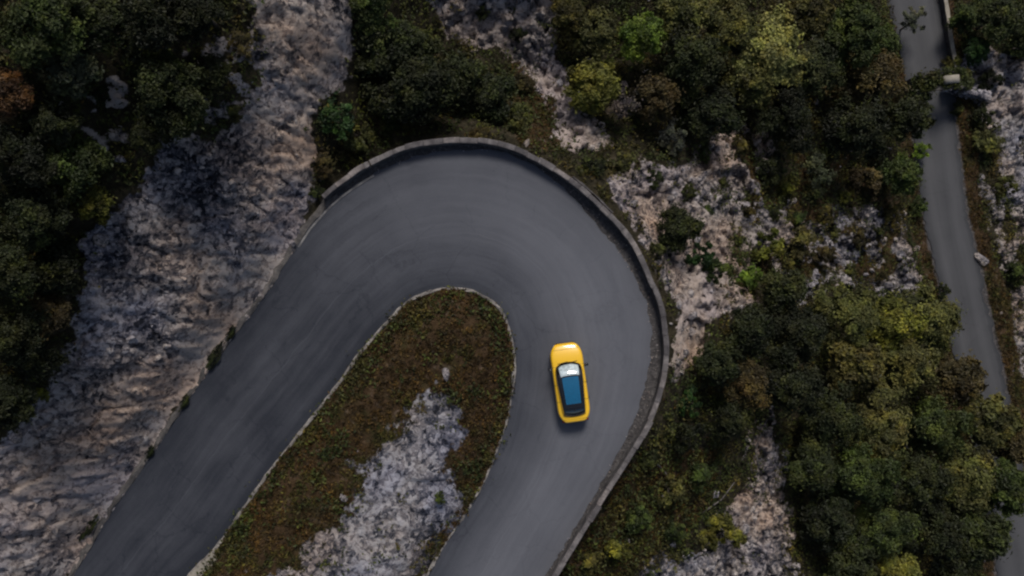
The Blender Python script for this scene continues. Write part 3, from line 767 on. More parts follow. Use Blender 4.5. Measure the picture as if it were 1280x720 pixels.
# (px, py, radius px, kind, hue, group, label)
PLANTS = [
 # cliff top, left
 (62, 30, 62, 'big', 'green', T_DARKL, 'mid green leafy tree nearest the top left corner of the clifftop wood'),
 (14, 118, 40, 'tree', 'rust', T_DARKL, 'rust orange autumn tree on the clifftop, the only orange crown'),
 (88, 82, 46, 'tree', 'sage', T_DARKL, 'grey green tree just right of the rust orange clifftop tree'),
 (130, 34, 44, 'tree', 'dark', T_DARKL, 'dark green tree above the small bare rock patch on the clifftop'),
 (192, 30, 55, 'big', 'deep', T_DARKL, 'nearly black tree at the top edge, second crown left of the gully'),
 (252, 16, 44, 'big', 'deep', T_DARKL, 'blackish tree at the top edge beside the pale rock gully'),
 (218, 118, 56, 'big', 'dark', T_DARKL, 'large dark round tree overhanging the top of the grey rock face'),
 (262, 96, 34, 'tree', 'dark', T_DARKL, 'dark tree between the large overhanging crown and the pale gully'),
 (192, 86, 30, 'tree', 'green', T_DARKL, 'green tree right of the small bare rock patch on the clifftop'),
 (186, 168, 32, 'tree', 'dark', T_DARKL, 'dark tree below the small bare rock patch at the cliff edge'),
 (66, 156, 40, 'tree', 'dark', T_DARKL, 'dark tree directly below right of the rust orange crown'),
 (28, 200, 50, 'big', 'deep', T_DARKL, 'blackish tree at the left edge below the rust orange crown'),
 (92, 212, 46, 'tree', 'green', T_DARKL, 'mid green tree above left of the olive yellow cliff edge bush'),
 (122, 254, 34, 'tree', 'yellow', T_DARKL, 'olive yellow rounded bush at the lip of the grey cliff'),
 (48, 275, 50, 'big', 'dark', T_DARKL, 'dark green tree left of the olive yellow cliff edge bush'),
 (10, 330, 48, 'big', 'dark', T_DARKL, 'dark tree at the left edge about half way down the photo'),
 (70, 338, 42, 'tree', 'dark', T_DARKL, 'dark green tree at the cliff edge below the olive yellow bush'),
 (62, 392, 36, 'tree', 'brown', T_DARKL, 'brownish tree at the left cliff edge'),
 (20, 418, 44, 'big', 'dark', T_DARKL, 'dark green tree left of the brownish cliff edge tree'),
 (52, 452, 36, 'tree', 'deep', T_DARKL, 'blackish tree at the cliff edge below the brownish tree'),
 (10, 500, 42, 'tree', 'dark', T_DARKL, 'lowest dark tree on the clifftop at the left edge'),
 (296, 55, 26, 'airy', 'brown', T_DARKL, 'thin brown bush clinging to the cliff beside the pale gully'),
 (296, 142, 16, 'bush', 'olive', T_ROCK, 'small olive bush on the grey rock at the top of the cliff face'),
 (128, 120, 13, 'bush', 'dark', T_ROCK, 'tiny dark bush in the bare rock patch of the clifftop'),
 (52, 492, 12, 'bush', 'yellow', T_ROCK, 'tiny yellowish bush on the rock at the left below the clifftop trees'),
 # above the bend
 (463, 6, 36, 'tree', 'green', T_MID, 'green tree at the top edge just right of the pale gully'),
 (474, 60, 50, 'tree', 'dark', T_MID, 'dark tree on the right bank of the pale gully'),
 (418, 150, 32, 'bush', 'emerald', T_MID, 'emerald green bush at the foot of the pale gully'),
 (514, 70, 50, 'big', 'dark', T_MID, 'broad dark green tree below the grey scree at the top'),
 (512, 116, 54, 'big', 'deep', T_MID, 'blackish tree in the middle of the thicket above the bend'),
 (574, 100, 46, 'tree', 'dark', T_MID, 'dark tree beside the lower edge of the scree above the bend'),
 (612, 122, 38, 'tree', 'deep', T_MID, 'blackish tree close behind the parapet at the top of the bend'),
 (553, 130, 33, 'bush', 'dark', T_MID, 'dark low bush just above the pale stones behind the parapet'),
 (446, 168, 25, 'bush', 'olive', T_MID, 'olive bush right of the emerald bush and above the broken wall'),
 (492, 148, 24, 'bush', 'green', T_MID, 'mid green bush just above the start of the long parapet'),
 (403, 204, 20, 'bush', 'brown', T_MID, 'brownish low bush between the gully foot and the broken wall stub'),
 (396, 240, 12, 'bush', 'dark', T_MID, 'small dark bush between the road edge and the rock at the gully foot'),
 (648, 150, 26, 'bush', 'olive', T_MID, 'olive bush at the right end of the thicket above the bend'),
 (654, 104, 16, 'bush', 'brown', T_MID, 'brown bush left of the pale eroded track above the bend'),
 (602, 16, 13, 'bush', 'dark', T_ROCK, 'small dark bush growing in the middle of the grey scree'),
 (648, 44, 13, 'bush', 'deep', T_ROCK, 'small blackish bush near the right side of the grey scree'),
 # beyond the bend, upper right
 (712, 22, 32, 'tree', 'ochre', T_TR, 'ochre tinged tree at the top edge right of the grey scree'),
 (744, 42, 40, 'tree', 'olive', T_TR, 'olive tree between the ochre tree and the bright green tree'),
 (800, 48, 41, 'tree', 'lime', T_TR, 'bright lime green tree near the top, brightest green crown there'),
 (742, 106, 42, 'tree', 'yellow', T_TR, 'yellow green tree right of the pale eroded track'),
 (782, 128, 34, 'airy', 'purple', T_TR, 'bare purplish grey bush right of the yellow green tree'),
 (818, 122, 36, 'tree', 'brown', T_TR, 'brownish tree below the bright lime green tree'),
 (850, 22, 44, 'tree', 'olive', T_TR, 'olive tree at the top edge right of the bright lime tree'),
 (862, 82, 50, 'big', 'dark', T_TR, 'dark tree right of and below the bright lime tree'),
 (888, 140, 42, 'tree', 'deep', T_TR, 'blackish tree above the rock outcrop in the upper right slope'),
 (858, 142, 20, 'bush', 'olive', T_TR, 'small olive bush left of the blackish tree above the outcrop'),
 (838, 174, 24, 'bush', 'grey', T_TR, 'grey green low bush left of the upper right rock outcrop'),
 (910, 36, 46, 'big', 'olive', T_TR, 'tall olive tree at the top edge left of the straw coloured crown'),
 (955, 62, 56, 'big', 'straw', T_TR, 'tall pale straw coloured tree, lightest crown of the upper slope'),
 (935, 112, 40, 'tree', 'olive', T_TR, 'olive tree just below the pale straw coloured crown'),
 (1004, 24, 42, 'tree', 'ochre', T_TR, 'ochre tree at the top edge right of the straw coloured crown'),
 (1010, 90, 50, 'big', 'dark', T_TR, 'dark tree below the ochre tree at the top edge'),
 (1058, 42, 50, 'big', 'green', T_TR, 'green tree at the top left of the valley road'),
 (1082, 104, 52, 'big', 'brown', T_TR, 'large brown tinged dark tree left of the valley road'),
 (1098, 60, 30, 'tree', 'green', T_TR, 'green tree at the left kerb of the valley road near the top'),
 (1066, 166, 50, 'big', 'deep', T_TR, 'large blackish tree below the brown tinged tree'),
 (1130, 148, 42, 'tree', 'dark', T_TR, 'dark tree overhanging the left side of the narrow valley road'),
 (985, 152, 44, 'big', 'deep', T_TR, 'blackish tree right of the upper rock outcrop'),
 (1124, 222, 34, 'tree', 'green', T_TR, 'green tree at the left kerb of the valley road above the grey crag'),
 (1020, 210, 28, 'airy', 'sage', T_TR, 'slender pale green sapling between dark trees and the rocky slope'),
 (960, 214, 24, 'bush', 'dark', T_TR, 'dark bush at the right foot of the upper rock outcrop'),
 (1084, 226, 30, 'bush', 'brown', T_TR, 'brownish bush below the large blackish tree'),
 (1140, 28, 22, 'airy', 'grey', T_FAR, 'thin grey tree leaning over the valley road at the top'),
 # on the rocks right of the bend
 (744, 210, 17, 'bush', 'deep', T_ROCK, 'blackish bush outside the parapet, left of a matching olive bush'),
 (780, 204, 17, 'bush', 'olive', T_ROCK, 'olive bush outside the parapet right beside a blackish bush'),
 (843, 286, 34, 'tree', 'dark', T_ROCK, 'dark rounded tree alone on pale rocks outside the parapet'),
 (876, 318, 20, 'bush', 'emerald', T_ROCK, 'emerald bush at the lower right of the lone dark tree on the rocks'),
 (822, 312, 14, 'bush', 'olive', T_ROCK, 'small olive bush between the parapet and the lone dark tree'),
 (818, 224, 13, 'bush', 'dark', T_ROCK, 'small dark bush among pale rocks above the lone dark tree'),
 (934, 350, 21, 'bush', 'lime', T_ROCK, 'bright green ball shaped bush above the dark slope trees'),
 (960, 306, 24, 'bush', 'yellow', T_ROCK, 'yellow olive bush in the middle of the rocky slope'),
 (1006, 304, 28, 'bush', 'ochre', T_ROCK, 'ochre bush on the rocky slope right of the yellow olive bush'),
 (1056, 246, 11, 'bush', 'yellow', T_ROCK, 'tiny yellow bush on the dark crag near the valley road'),
 (984, 232, 18, 'bush', 'yellow', T_ROCK, 'small yellowish bush below the blackish tree on the upper slope'),
 (896, 340, 20, 'bush', 'green', T_ROCK, 'low green bush on top of the pale cut bank'),
 # by the valley road
 (1208, 24, 27, 'tree', 'green', T_FAR, 'green tree right of the pale valley parapet at the top'),
 (1246, 22, 38, 'tree', 'dark', T_FAR, 'dark tree near the top right corner'),
 (1282, 44, 28, 'tree', 'green', T_FAR, 'green tree cut by the right edge near the top'),
 (1218, 64, 22, 'tree', 'emerald', T_FAR, 'dark emerald round bush left of the white rock slab'),
 (1192, 76, 13, 'bush', 'olive', T_FAR, 'olive bush just right of the end of the valley parapet'),
 (1238, 102, 17, 'bush', 'deep', T_FAR, 'small blackish bush on the edge of the white rock slab'),
 (1206, 98, 12, 'bush', 'yellow', T_FAR, 'small yellow bush beside the rubble wall'),
 (1226, 146, 17, 'bush', 'dark', T_FAR, 'dark bush right of the end of the rubble wall'),
 (1236, 178, 22, 'bush', 'olive', T_FAR, 'olive brown bush left of the white rock slab below the rubble wall'),
 (1258, 232, 15, 'bush', 'olive', T_FAR, 'olive bush at the foot of the white rock slab'),
 (1272, 342, 20, 'bush', 'green', T_FAR, 'green bush at the right edge beside the brown verge'),
 (1150, 188, 14, 'bush', 'lime', T_FAR, 'small bright bush on the left kerb where the valley road narrows'),
 (1148, 258, 15, 'bush', 'green', T_FAR, 'small green bush between the grey crag and the valley road'),
 (1178, 363, 11, 'bush', 'dark', T_FAR, 'small dark round bush on the left kerb of the valley road below the crag'),
 (1196, 136, 12, 'bush', 'dark', T_FAR, 'dark bush at the right shoulder of the valley arch'),
 (1146, 120, 22, 'bush', 'green', T_FAR, 'green bush at the left shoulder of the valley arch'),
 (600, 168, 14, 'bush', 'brown', T_MID, 'small brown bush hard against the outside of the parapet at the top of the bend'),
 # slope right of the bend, lower right
 (978, 366, 36, 'tree', 'dark', T_LR, 'dark tree crowning the blackish group right of the pale cut bank'),
 (996, 420, 46, 'big', 'deep', T_LR, 'blackish tree left of the big olive group'),
 (938, 412, 40, 'tree', 'deep', T_LR, 'blackish tree right below the pale cut bank'),
 (896, 456, 36, 'tree', 'dark', T_LR, 'dark tree above the vivid emerald bush by the parapet'),
 (862, 503, 21, 'bush', 'emerald', T_LR, 'vivid emerald ball shaped bush just outside the parapet'),
 (988, 486, 46, 'big', 'deep', T_LR, 'large blackish tree above the pointed pale rock outcrop'),
 (930, 478, 36, 'tree', 'brown', T_LR, 'brownish dark tree between the emerald bush and the blackish trees'),
 (908, 524, 34, 'tree', 'dark', T_LR, 'dark tree at the upper left of the pointed pale outcrop'),
 (852, 545, 26, 'bush', 'deep', T_LR, 'blackish bush below the vivid emerald bush'),
 (1058, 396, 46, 'big', 'olive', T_LR, 'olive tree at the top left of the big olive group'),
 (1106, 402, 42, 'tree', 'yellow', T_LR, 'yellowish tree at the top of the big olive group'),
 (1156, 402, 50, 'big', 'olive', T_LR, 'olive tree overhanging the valley road at the top right of the olive group'),
 (1068, 462, 46, 'tree', 'ochre', T_LR, 'ochre tree in the left middle of the big olive group'),
 (1126, 462, 48, 'big', 'olive', T_LR, 'olive tree in the middle of the big olive group'),
 (1188, 472, 48, 'tree', 'brown', T_LR, 'brownish tree beside the valley road in the big olive group'),
 (1040, 520, 46, 'big', 'dark', T_LR, 'dark tree right of the pointed pale outcrop'),
 (1100, 526, 48, 'big', 'olive', T_LR, 'olive tree with a dark tree on its left below the big olive group'),
 (1160, 530, 46, 'big', 'green', T_LR, 'green tree two crowns left of the hidden valley road'),
 (1226, 524, 50, 'tree', 'olive', T_LR, 'olive tree covering the valley road where it disappears'),
 (1268, 550, 46, 'tree', 'brown', T_LR, 'brownish tree at the right edge covering the valley road'),
 (1018, 582, 40, 'tree', 'dark', T_LR, 'dark tree beside the right flank of the pale outcrop'),
 (1072, 592, 48, 'big', 'green', T_LR, 'green tree in the lower wood, second from the pale outcrop'),
 (1136, 598, 48, 'big', 'dark', T_LR, 'dark tree in the centre of the lower wood'),
 (1204, 598, 52, 'big', 'olive', T_LR, 'olive tree in the lower wood near the right edge'),
 (1250, 608, 46, 'tree', 'green', T_LR, 'green tree at the right edge above where the valley road reappears'),
 (1036, 652, 42, 'tree', 'deep', T_LR, 'blackish tree at the lower right of the pale outcrop'),
 (1096, 664, 46, 'big', 'green', T_LR, 'green tree near the bottom of the lower wood'),
 (1160, 668, 46, 'big', 'deep', T_LR, 'blackish tree near the bottom edge left of the reappearing road'),
 (1220, 672, 46, 'tree', 'dark', T_LR, 'dark tree just left of the reappearing valley road'),
 (1062, 716, 42, 'tree', 'dark', T_LR, 'dark tree at the bottom edge right of the pale outcrop'),
 (1124, 722, 44, 'tree', 'yellow', T_LR, 'yellow green tree at the bottom edge of the lower wood'),
 (1190, 724, 42, 'tree', 'dark', T_LR, 'dark tree at the bottom edge beside the reappearing road'),
 (902, 668, 30, 'bush', 'yellow', T_LR, 'yellow green bush left of the pale outcrop near the bottom'),
 (876, 596, 24, 'bush', 'green', T_LR, 'green bush on the scrubby bank below the blackish bush'),
 (836, 612, 22, 'bush', 'olive', T_LR, 'olive bush in the middle of the scrubby bank outside the parapet'),
 (812, 574, 16, 'bush', 'dark', T_LR, 'dark small bush close outside the parapet on the scrubby bank'),
 (796, 650, 24, 'bush', 'green', T_LR, 'green low bush on the lower scrubby bank'),
 (772, 684, 22, 'bush', 'yellow', T_LR, 'yellowish low bush outside the parapet near the bottom edge'),
 (842, 664, 18, 'bush', 'green', T_LR, 'small green bush above the rubble at the bottom'),
 (738, 704, 18, 'bush', 'olive', T_LR, 'olive low bush against the parapet near the bottom edge'),
 # the roadside
 (287, 417, 10, 'bush', 'deep', T_ISL, 'topmost of the dark weed clumps in the cliff side gutter'),
 (266, 448, 12, 'bush', 'deep', T_ISL, 'second dark weed clump from the top in the cliff side gutter'),
 (229, 503, 11, 'bush', 'dark', T_ISL, 'third dark weed clump down the cliff side gutter'),
 (186, 566, 10, 'bush', 'deep', T_ISL, 'fourth dark weed clump down the cliff side gutter'),
 (110, 660, 11, 'bush', 'dark', T_ISL, 'lowest dark weed clump in the cliff side gutter'),
 (550, 623, 9, 'bush', 'green', None, 'small green bush on the grey rock of the island'),
]
SPOTS = [(905,228),(938,262),(968,268),(1000,276),(1032,268),(1044,294),(1078,300),(1100,288),(925,300),(948,322),(985,330),(1030,318),(862,240),(886,262),(1118,270),(1062,340),(1102,344),(1020,240),(880,196),(924,182)]
LOW = [(px, py, 9 + (k * 5) % 8, 'bush', ('olive', 'brown', 'dark', 'green', 'ochre')[k % 5], 'low shrubs dotted over the broken rocks', 'small low shrub dotted among the broken rocks between bend and valley road') for k, (px, py) in enumerate(SPOTS)]
PLANTS += LOW
def plant(i, px, py, rpx, kind, hue, group, label):
    pr = PROTO[kind]; cm, tm, r0, vz, th = pr[(i * 7 + int(px)) % len(pr)]
    if kind == 'bush' and rpx > 26: vzk = .8
    else: vzk = 1.
    R0 = rpx / 18.
    for _ in range(3):
        s = R0 / r0; up = (th * .9 + vz * .9) * s
        x, y, z = ground(px, py, up)
        R0 = rpx / (F / (H - z - up)) * .93
    s = R0 / r0
    rs = random.Random(i * 31 + 7)
    name = {'tree': 'tree', 'big': 'tree', 'bush': 'bush', 'airy': 'sapling'}[kind]
    e = empty(name, (x, y, z), rs.random() * 6.28)
    e.scale = (s, s, s * vzk * rs.uniform(.92, 1.12))
    o = obj('crown', cm, None, e); o.location = (0, 0, th)
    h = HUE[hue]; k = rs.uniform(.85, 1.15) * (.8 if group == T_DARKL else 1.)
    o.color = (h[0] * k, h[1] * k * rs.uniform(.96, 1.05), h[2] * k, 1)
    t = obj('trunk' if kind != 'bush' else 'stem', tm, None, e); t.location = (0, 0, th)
    if group == T_ISL:
        e.rotation_euler = (0, 0, R(57)); e.scale = (s * rs.uniform(1.3, 2.2), s * .62, s * .5)
    tag(e, label, {'tree': 'tree', 'big': 'tree', 'bush': 'bush', 'airy': 'sapling'}[kind], group)
    return e
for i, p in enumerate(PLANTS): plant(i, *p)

# ground cover nobody could count
def scatter(n, seed, accept):
    rs = np.random.RandomState(seed)
    x = rs.uniform(-31, 47, n); y = rs.uniform(-26, 26, n)
    z = samp(Z, x, y); ok = accept(x, y, z, rs)
    return x[ok], y[ok], z[ok], rs
def in_view(x, y, z, m=60):
    px, py = pix(x, y, z); return (px > -m) & (px < 1280 + m) & (py > -m) & (py < 720 + m)
def acc_scrub(x, y, z, rs):
    rk = samp(ROCK, x, y); dpl = samp(DPL, x, y); dfa = samp(DFA, x, y); dis = samp(DIS, x, y)
    p = (1 - rk) * (.50 + .50 * smooth(-.1, .25, fbm(x * .5, y * .5, 3, 55))) + .30 * smooth(.12, .45, fbm(x * .75, y * .75, 4, 56)) * smooth(-9, -6, x)
    isl = dis > .25
    p = np.where(isl, (1 - rk) * (.85 * smooth(.1, .4, fbm(x * .45, y * .45, 3, 57)) + .7 * (dis < .9)) + .04, p)
    p = np.where((samp(DRY, x, y) > .55) & (x > 20), .08, p)
    return (rs.rand(len(x)) < p) & ((dpl < -.75) | isl) & (dfa > 2.3) & in_view(x, y, z)
x, y, z, rs = scatter(50000, 11, acc_scrub)
k = 13; n = len(x)
ci = np.repeat(np.arange(n), k); spread = (.10 + .22 * rs.rand(n) + .25 * rs.rand(n) ** 6)[ci]
P = np.stack([x[ci] + rs.randn(n * k) * spread, y[ci] + rs.randn(n * k) * spread, z[ci] + .03 + rs.rand(n * k) * spread * 1.3], 1)
V, f, t = leaves(P, rs.randn(n * k, 3) * .8 + np.array([0, 0, .8]), .13 * (.5 + .9 * rs.rand(n * k)), np.clip((.45 + .22 * rs.randn(n))[ci] + .15 * rs.randn(n * k), 0, 1), rs)
tag(obj('undergrowth', mesh_np('undergrowth', V, f, {'tint': ('FACE', t)}), M['scrub']),
    'low tangled undergrowth covering the soil between the trees and bushes', 'undergrowth', None, 'stuff')

def acc_dry(x, y, z, rs):
    rk = samp(ROCK, x, y); d = samp(DRY, x, y); dis = samp(DIS, x, y); dpl = samp(DPL, x, y); dfa = samp(DFA, x, y)
    bare = smooth(.0, .35, fbm(x * .8, y * .8, 4, 66, .6))
    p = d * (1 - rk) * (1 - .93 * bare) + .03 * (1 - rk)
    p = np.where((dis > 0) & (dis < .5), .8, p)
    return (rs.rand(len(x)) < p) & ((dis > .04) | (dpl < -.6)) & (dfa > 1.95) & in_view(x, y, z)
x, y, z, rs = scatter(190000, 12, acc_dry)
k = 5; n = len(x); ci = np.repeat(np.arange(n), k)
P = np.stack([x[ci] + rs.randn(n * k) * .07, y[ci] + rs.randn(n * k) * .07, z[ci] + .02 + rs.rand(n * k) * .10], 1)
V, f, t = leaves(P, rs.randn(n * k, 3) + np.array([0, 0, .5]), .085 * (.5 + .9 * rs.rand(n * k)), np.clip((.48 + .27 * rs.randn(n))[ci] + .12 * rs.randn(n * k), 0, 1), rs, 2.2)
tag(obj('dry_grass', mesh_np('dry_grass', V, f, {'tint': ('FACE', t)}), M['dryleaf']),
    'brown and olive dry grass on the island, the verges and the banks', 'grass', None, 'stuff')

# stones
def stone_verts(rs, n=1):
    bm = bmesh.new(); bmesh.ops.create_icosphere(bm, subdivisions=1, radius=1)
    v = np.array([p.co[:] for p in bm.verts]); f = np.array([[q.index for q in p.verts] for p in bm.faces]); bm.free()
    return v, f
sv, sf = stone_verts(None)
def acc_rub(x, y, z, rs):
    rk = samp(ROCK, x, y); g = samp(GRAV, x, y); dpl = samp(DPL, x, y); dis = samp(DIS, x, y); dfa = samp(DFA, x, y)
    on_road = (dpl > 0) & (dis < 0)
    return (rs.rand(len(x)) < (.25 + .75 * smooth(-9.5, -6.5, x)) * rk * .8 * smooth(-.2, .3, fbm(x * .4, y * .4, 3, 81)) + .02) & ~on_road & (dfa > 2.2) & in_view(x, y, z) & (dis < 0)
x, y, z, rs = scatter(30000, 13, acc_rub)
n = len(x); s = .045 + .24 * rs.rand(n) ** 3.4
Q = sv[None] * (1 + .35 * rs.randn(n, len(sv), 1) * .6) * (s[:, None] * (.7 + .6 * rs.rand(n, 3)))[:, None, :]
a = rs.rand(n) * 6.28; c_, s_ = np.cos(a)[:, None], np.sin(a)[:, None]
Q = np.stack([Q[..., 0] * c_ - Q[..., 1] * s_, Q[..., 0] * s_ + Q[..., 1] * c_, Q[..., 2]], -1) + np.stack([x, y, z + s * .25], 1)[:, None]
FF = (sf[None] + (np.arange(n) * len(sv))[:, None, None]).reshape(-1, 3)
tag(obj('rubble', mesh_np('rubble', Q.reshape(-1, 3), FF), M['boulder']), 'loose pale limestone rubble strewn over the bare rock slopes', 'rubble', None, 'stuff')
# grit swept to the edges of the road
ed = np.concatenate([out_w, out_w, out_w]); rs = np.random.RandomState(14)
ii = rs.randint(120, 258, 600); base = out_w[ii]; tn = out_w[np.minimum(ii + 1, 259)] - out_w[ii - 1]
tn /= np.linalg.norm(tn, axis=1)[:, None]; nn = np.stack([-tn[:, 1], tn[:, 0]], 1)
P = base + nn * (np.abs(rs.randn(600, 1)) * .35 - .05) + rs.randn(600, 2) * .05
okk = sdist(P[:, 0], P[:, 1], PLAT) > .22; P = P[okk]; n = len(P); s = .012 + .03 * rs.rand(n) ** 2
Q = sv[None] * (1 + .2 * rs.randn(n, len(sv), 1)) * s[:, None, None] + np.c_[P, np.full(n, -.02) + .02 * (sdist(P[:, 0], P[:, 1], [tuple(q) for q in out_w] + [tuple(q) for q in inn_w[::-1]]) > 0)][:, None]
FF = (sf[None] + (np.arange(n) * len(sv))[:, None, None]).reshape(-1, 3)
tag(obj('grit', mesh_np('grit', Q.reshape(-1, 3), FF), M['boulder']), 'grit and gravel swept against the foot of the parapet', 'gravel', None, 'stuff')

def boulder_mesh(seed):
    rs = np.random.RandomState(seed)
    bm = bmesh.new(); bmesh.ops.create_icosphere(bm, subdivisions=3, radius=1)
    for _ in range(9):
        d = Vector(rs.randn(3)).normalized(); lim = .55 + .3 * rs.rand()
        for v in bm.verts:
            q = v.co.dot(d)
            if q > lim: v.co -= d * (q - lim) * .92
    for v in bm.verts: v.co += v.co.normalized() * .05 * rs.randn() * .6
    bm.normal_update(); me = bpy.data.meshes.new('boulder'); bm.to_mesh(me); bm.free(); me.materials.append(M['boulder']); return me
BM_ = [boulder_mesh(s) for s in range(5)]
BOULD = [(1228, 325, 8, 'long white boulder on the brown verge of the valley road'), (1227, 222, 5, 'small white boulder at the edge of the brown verge higher up the valley road'),
         (558, 468, 7, 'pale boulder lying alone on the brown grass of the island'), (430, 622, 6, 'small pinkish stone where the island grass meets the grey rock'),
         (790, 255, 8, 'pale boulder just outside the parapet buttress'), (905, 262, 9, 'pale boulder on the rocky slope above the ochre bush'),
         (1044, 322, 9, 'grey boulder at the left of the dark crag'), (704, 118, 7, 'cream boulder at the bend of the eroded track'),
         (560, 30, 8, 'grey boulder at the top left of the scree'), (630, 36, 7, 'grey boulder in the right half of the scree'),
         (128, 300, 10, 'bluish slab of rock below the olive yellow cliff edge bush'), (932, 660, 9, 'pale boulder in the middle of the lower outcrop'),
         (872, 300, 7, 'pale boulder between the lone dark tree and the emerald bush'), (20, 545, 9, 'pale boulder at the left edge under the lowest clifftop tree')]
for i, (px, py, r, lab) in enumerate(BOULD):
    x, y, z = ground(px, py, .1); s = r / (F / (H - z))
    o = obj('boulder', BM_[i % 5]); o.location = (x, y, z + s * .2); o.rotation_euler = (.3 * i, .2 * i, .9 * i)
    o.scale = (s * 1.25, s * .9, s * .75)
    if i == 0: o.rotation_euler = (0, .1, -.7); o.scale = (s * 1.6, s * .7, s * .7)
    tag(o, lab, 'boulder', 'boulders on the slopes')

# rubble wall by the valley road and pale block at its head
def stone_wall(name, path, h, w, label, seed):
    rs = np.random.RandomState(seed); P = resample(path, .34)
    vs, fs, c = [], [], 0
    for q, p in enumerate(P):
        for lay in range(3):
            for sd in (-1, 1):
                z = samp(Z, np.array([p[0]]), np.array([p[1]]))[0]
                s = .24 + .08 * rs.rand()
                v = sv * (1 + .14 * rs.randn(len(sv), 1)) * np.array([s * 1.1, s, s * .85]) + np.array([p[0] + rs.randn() * .05, p[1] + sd * w * .25 + rs.randn() * .05, z + .02 + lay * h / 3])
                vs.append(v); fs.append(sf + c); c += len(sv)
    o = obj(name, mesh_np(name, np.concatenate(vs), np.concatenate(fs)), M['boulder'])
    return tag(o, label, 'wall')
g0 = ground(1178, 110); g1 = ground(1200, 117); g2 = ground(1226, 123)
stone_wall('rubble_wall', [g0[:2], g1[:2], g2[:2]], 1.5, .5, 'short dry stone rubble wall running right from the valley arch mouth', 5)
# small vaulted tunnel carrying the spur over the valley road
ta = at(1161, 100, ZF); tb = at(1163, 122, ZF)
ax = Vector((tb[0] - ta[0], tb[1] - ta[1], 0)); L = ax.length; ang = math.atan2(ax.y, ax.x) - math.pi / 2
tu = empty('stone_arch', (ta[0], ta[1], ZF), ang); tag(tu, 'short overgrown stone arch over the narrow valley road', 'arch')
def vault(name, y0, y1, ri, ro, m, seed):
    bm = bmesh.new(); k = 14; rows = []
    for yy_ in (y0, y1):
        for rr in (ri, ro):
            row = []
            for i in range(k + 1):
                a_ = math.pi * i / k
                row.append(bm.verts.new((-rr * math.cos(a_), yy_, -.3 if i in (0, k) else 1.3 + rr * .75 * math.sin(a_))))
            rows.append(row)
    A, B, C_, D = rows
    for i in range(k):
        for p, q in ((A, C_), (D, B), (B, A), (C_, D)): bm.faces.new((p[i], p[i + 1], q[i + 1], q[i]))
    bmesh.ops.recalc_face_normals(bm, faces=bm.faces)
    return bm_obj(name, bm, m, tu, False)
vault('vault', .0, L - .3, 1.85, 2.1, M['wall'], 1)
vault('portal', L - .296, L, 1.80, 2.18, M['gutter'], 3)
# scrub and soil that has grown over the vault
def draped(name, m, n, k, seed):
    rs = np.random.RandomState(seed); u = rs.uniform(.05, .95, n) * math.pi; yy_ = rs.uniform(.0, L - .1, n)
    P0 = np.stack([-2.2 * np.cos(u), yy_, 1.35 + 2.2 * .75 * np.sin(u)], 1)
    P = np.repeat(P0, k, 0) + rs.randn(n * k, 3) * .14
    V, f, t = leaves(P, rs.randn(n * k, 3) * .7 + np.array([0, 0, 1.]), .14 * (.6 + .8 * rs.rand(n * k)), np.clip(.45 + .2 * rs.randn(n * k), 0, 1), rs)
    o = obj(name, mesh_np(name, V, f, {'tint': ('FACE', t)}), m, tu); return o
bl = rbox_late = bmesh.new(); bmesh.ops.create_cube(bl, size=1)
for v in bl.verts: v.co = Vector((v.co.x * 1.1, v.co.y * .6 + L * .55, v.co.z * .5 + 3.1))
bmesh.ops.bevel(bl, geom=bl.edges[:], offset=.025, segments=2, affect='EDGES')
bm_obj('parapet_block', bl, M['concrete'], tu)
draped('ivy', M['scrub'], 230, 14, 3)

# dead branches lying on the lower slope
def branch(pts_px, rad, label, seed):
    rs = random.Random(seed); bm = bmesh.new(); P = []
    for px, py, up in pts_px:
        x, y, z = ground(px, py, up); P.append(Vector((x + rs.uniform(-.22, .22), y + rs.uniform(-.22, .22), z + up)))
    o0 = P[0].copy()
    for i in range(len(P) - 1): tube(bm, P[i] - o0, P[i + 1] - o0, rad * (1 - .25 * i), rad * (1 - .25 * (i + 1)), 7)
    for i in range(len(P) - 1):
        m_ = (P[i] + P[i + 1]) / 2 - o0
        tube(bm, m_, m_ + Vector((rs.uniform(-.6, .6), rs.uniform(-.6, .6), .25)), rad * .5, rad * .15, 5)
    o = bm_obj('dead_branch', bm, M['deadwood']); o.location = o0
    return tag(o, label, 'branch', 'dead branches on the slope')
branch([(880, 645, .25), (900, 622, .3), (920, 600, .35)], .06, 'long pale dead branch slanting beside the pale outcrop', 1)
branch([(945, 590, .2), (948, 558, .25), (956, 526, .3)], .05, 'thin pale dead branch standing above the tip of the outcrop', 2)
branch([(815, 572, .2), (832, 590, .25), (842, 606, .3)], .05, 'pale dead branch lying on the scrubby bank near the parapet', 3)
branch([(1010, 655, .3), (1024, 645, .35), (1040, 640, .4)], .05, 'pale dead branch at the edge of the lower dark wood', 4)

# ------------------------------------------------------------------ the car (nose towards +Y, wheels on z = 0)
ca = at(705.7, 429.0, .7); cb = at(719.3, 527.0, .7)
cc = ((ca[0] + cb[0]) / 2, (ca[1] + cb[1]) / 2); hd = math.atan2(-(ca[0] - cb[0]), ca[1] - cb[1])
CL = math.hypot(ca[0] - cb[0], ca[1] - cb[1]); hl = CL / 2; hwid = .905
car = empty('car', (cc[0], cc[1], .022), hd)
tag(car, 'yellow compact car with black glass roof driving round the hairpin', 'car')
yw = (hl - .86, -hl + .78); rw = .34
def wy(y):
    t = abs(y) / hl
    f = (1 - max(0, (t - .55) / .45) ** 3.4 * .42)
    if y > 0: f -= .02 * smooth(.3, 1., np.array(t))
    return hwid * float(f)
def deck(y):          # height of the body's shoulder line / bonnet
    if y > 0.9: return .98 - .26 * ((y - .9) / (hl - .9)) ** 1.9
    return 1.0 + .02 * max(0, -y / hl)
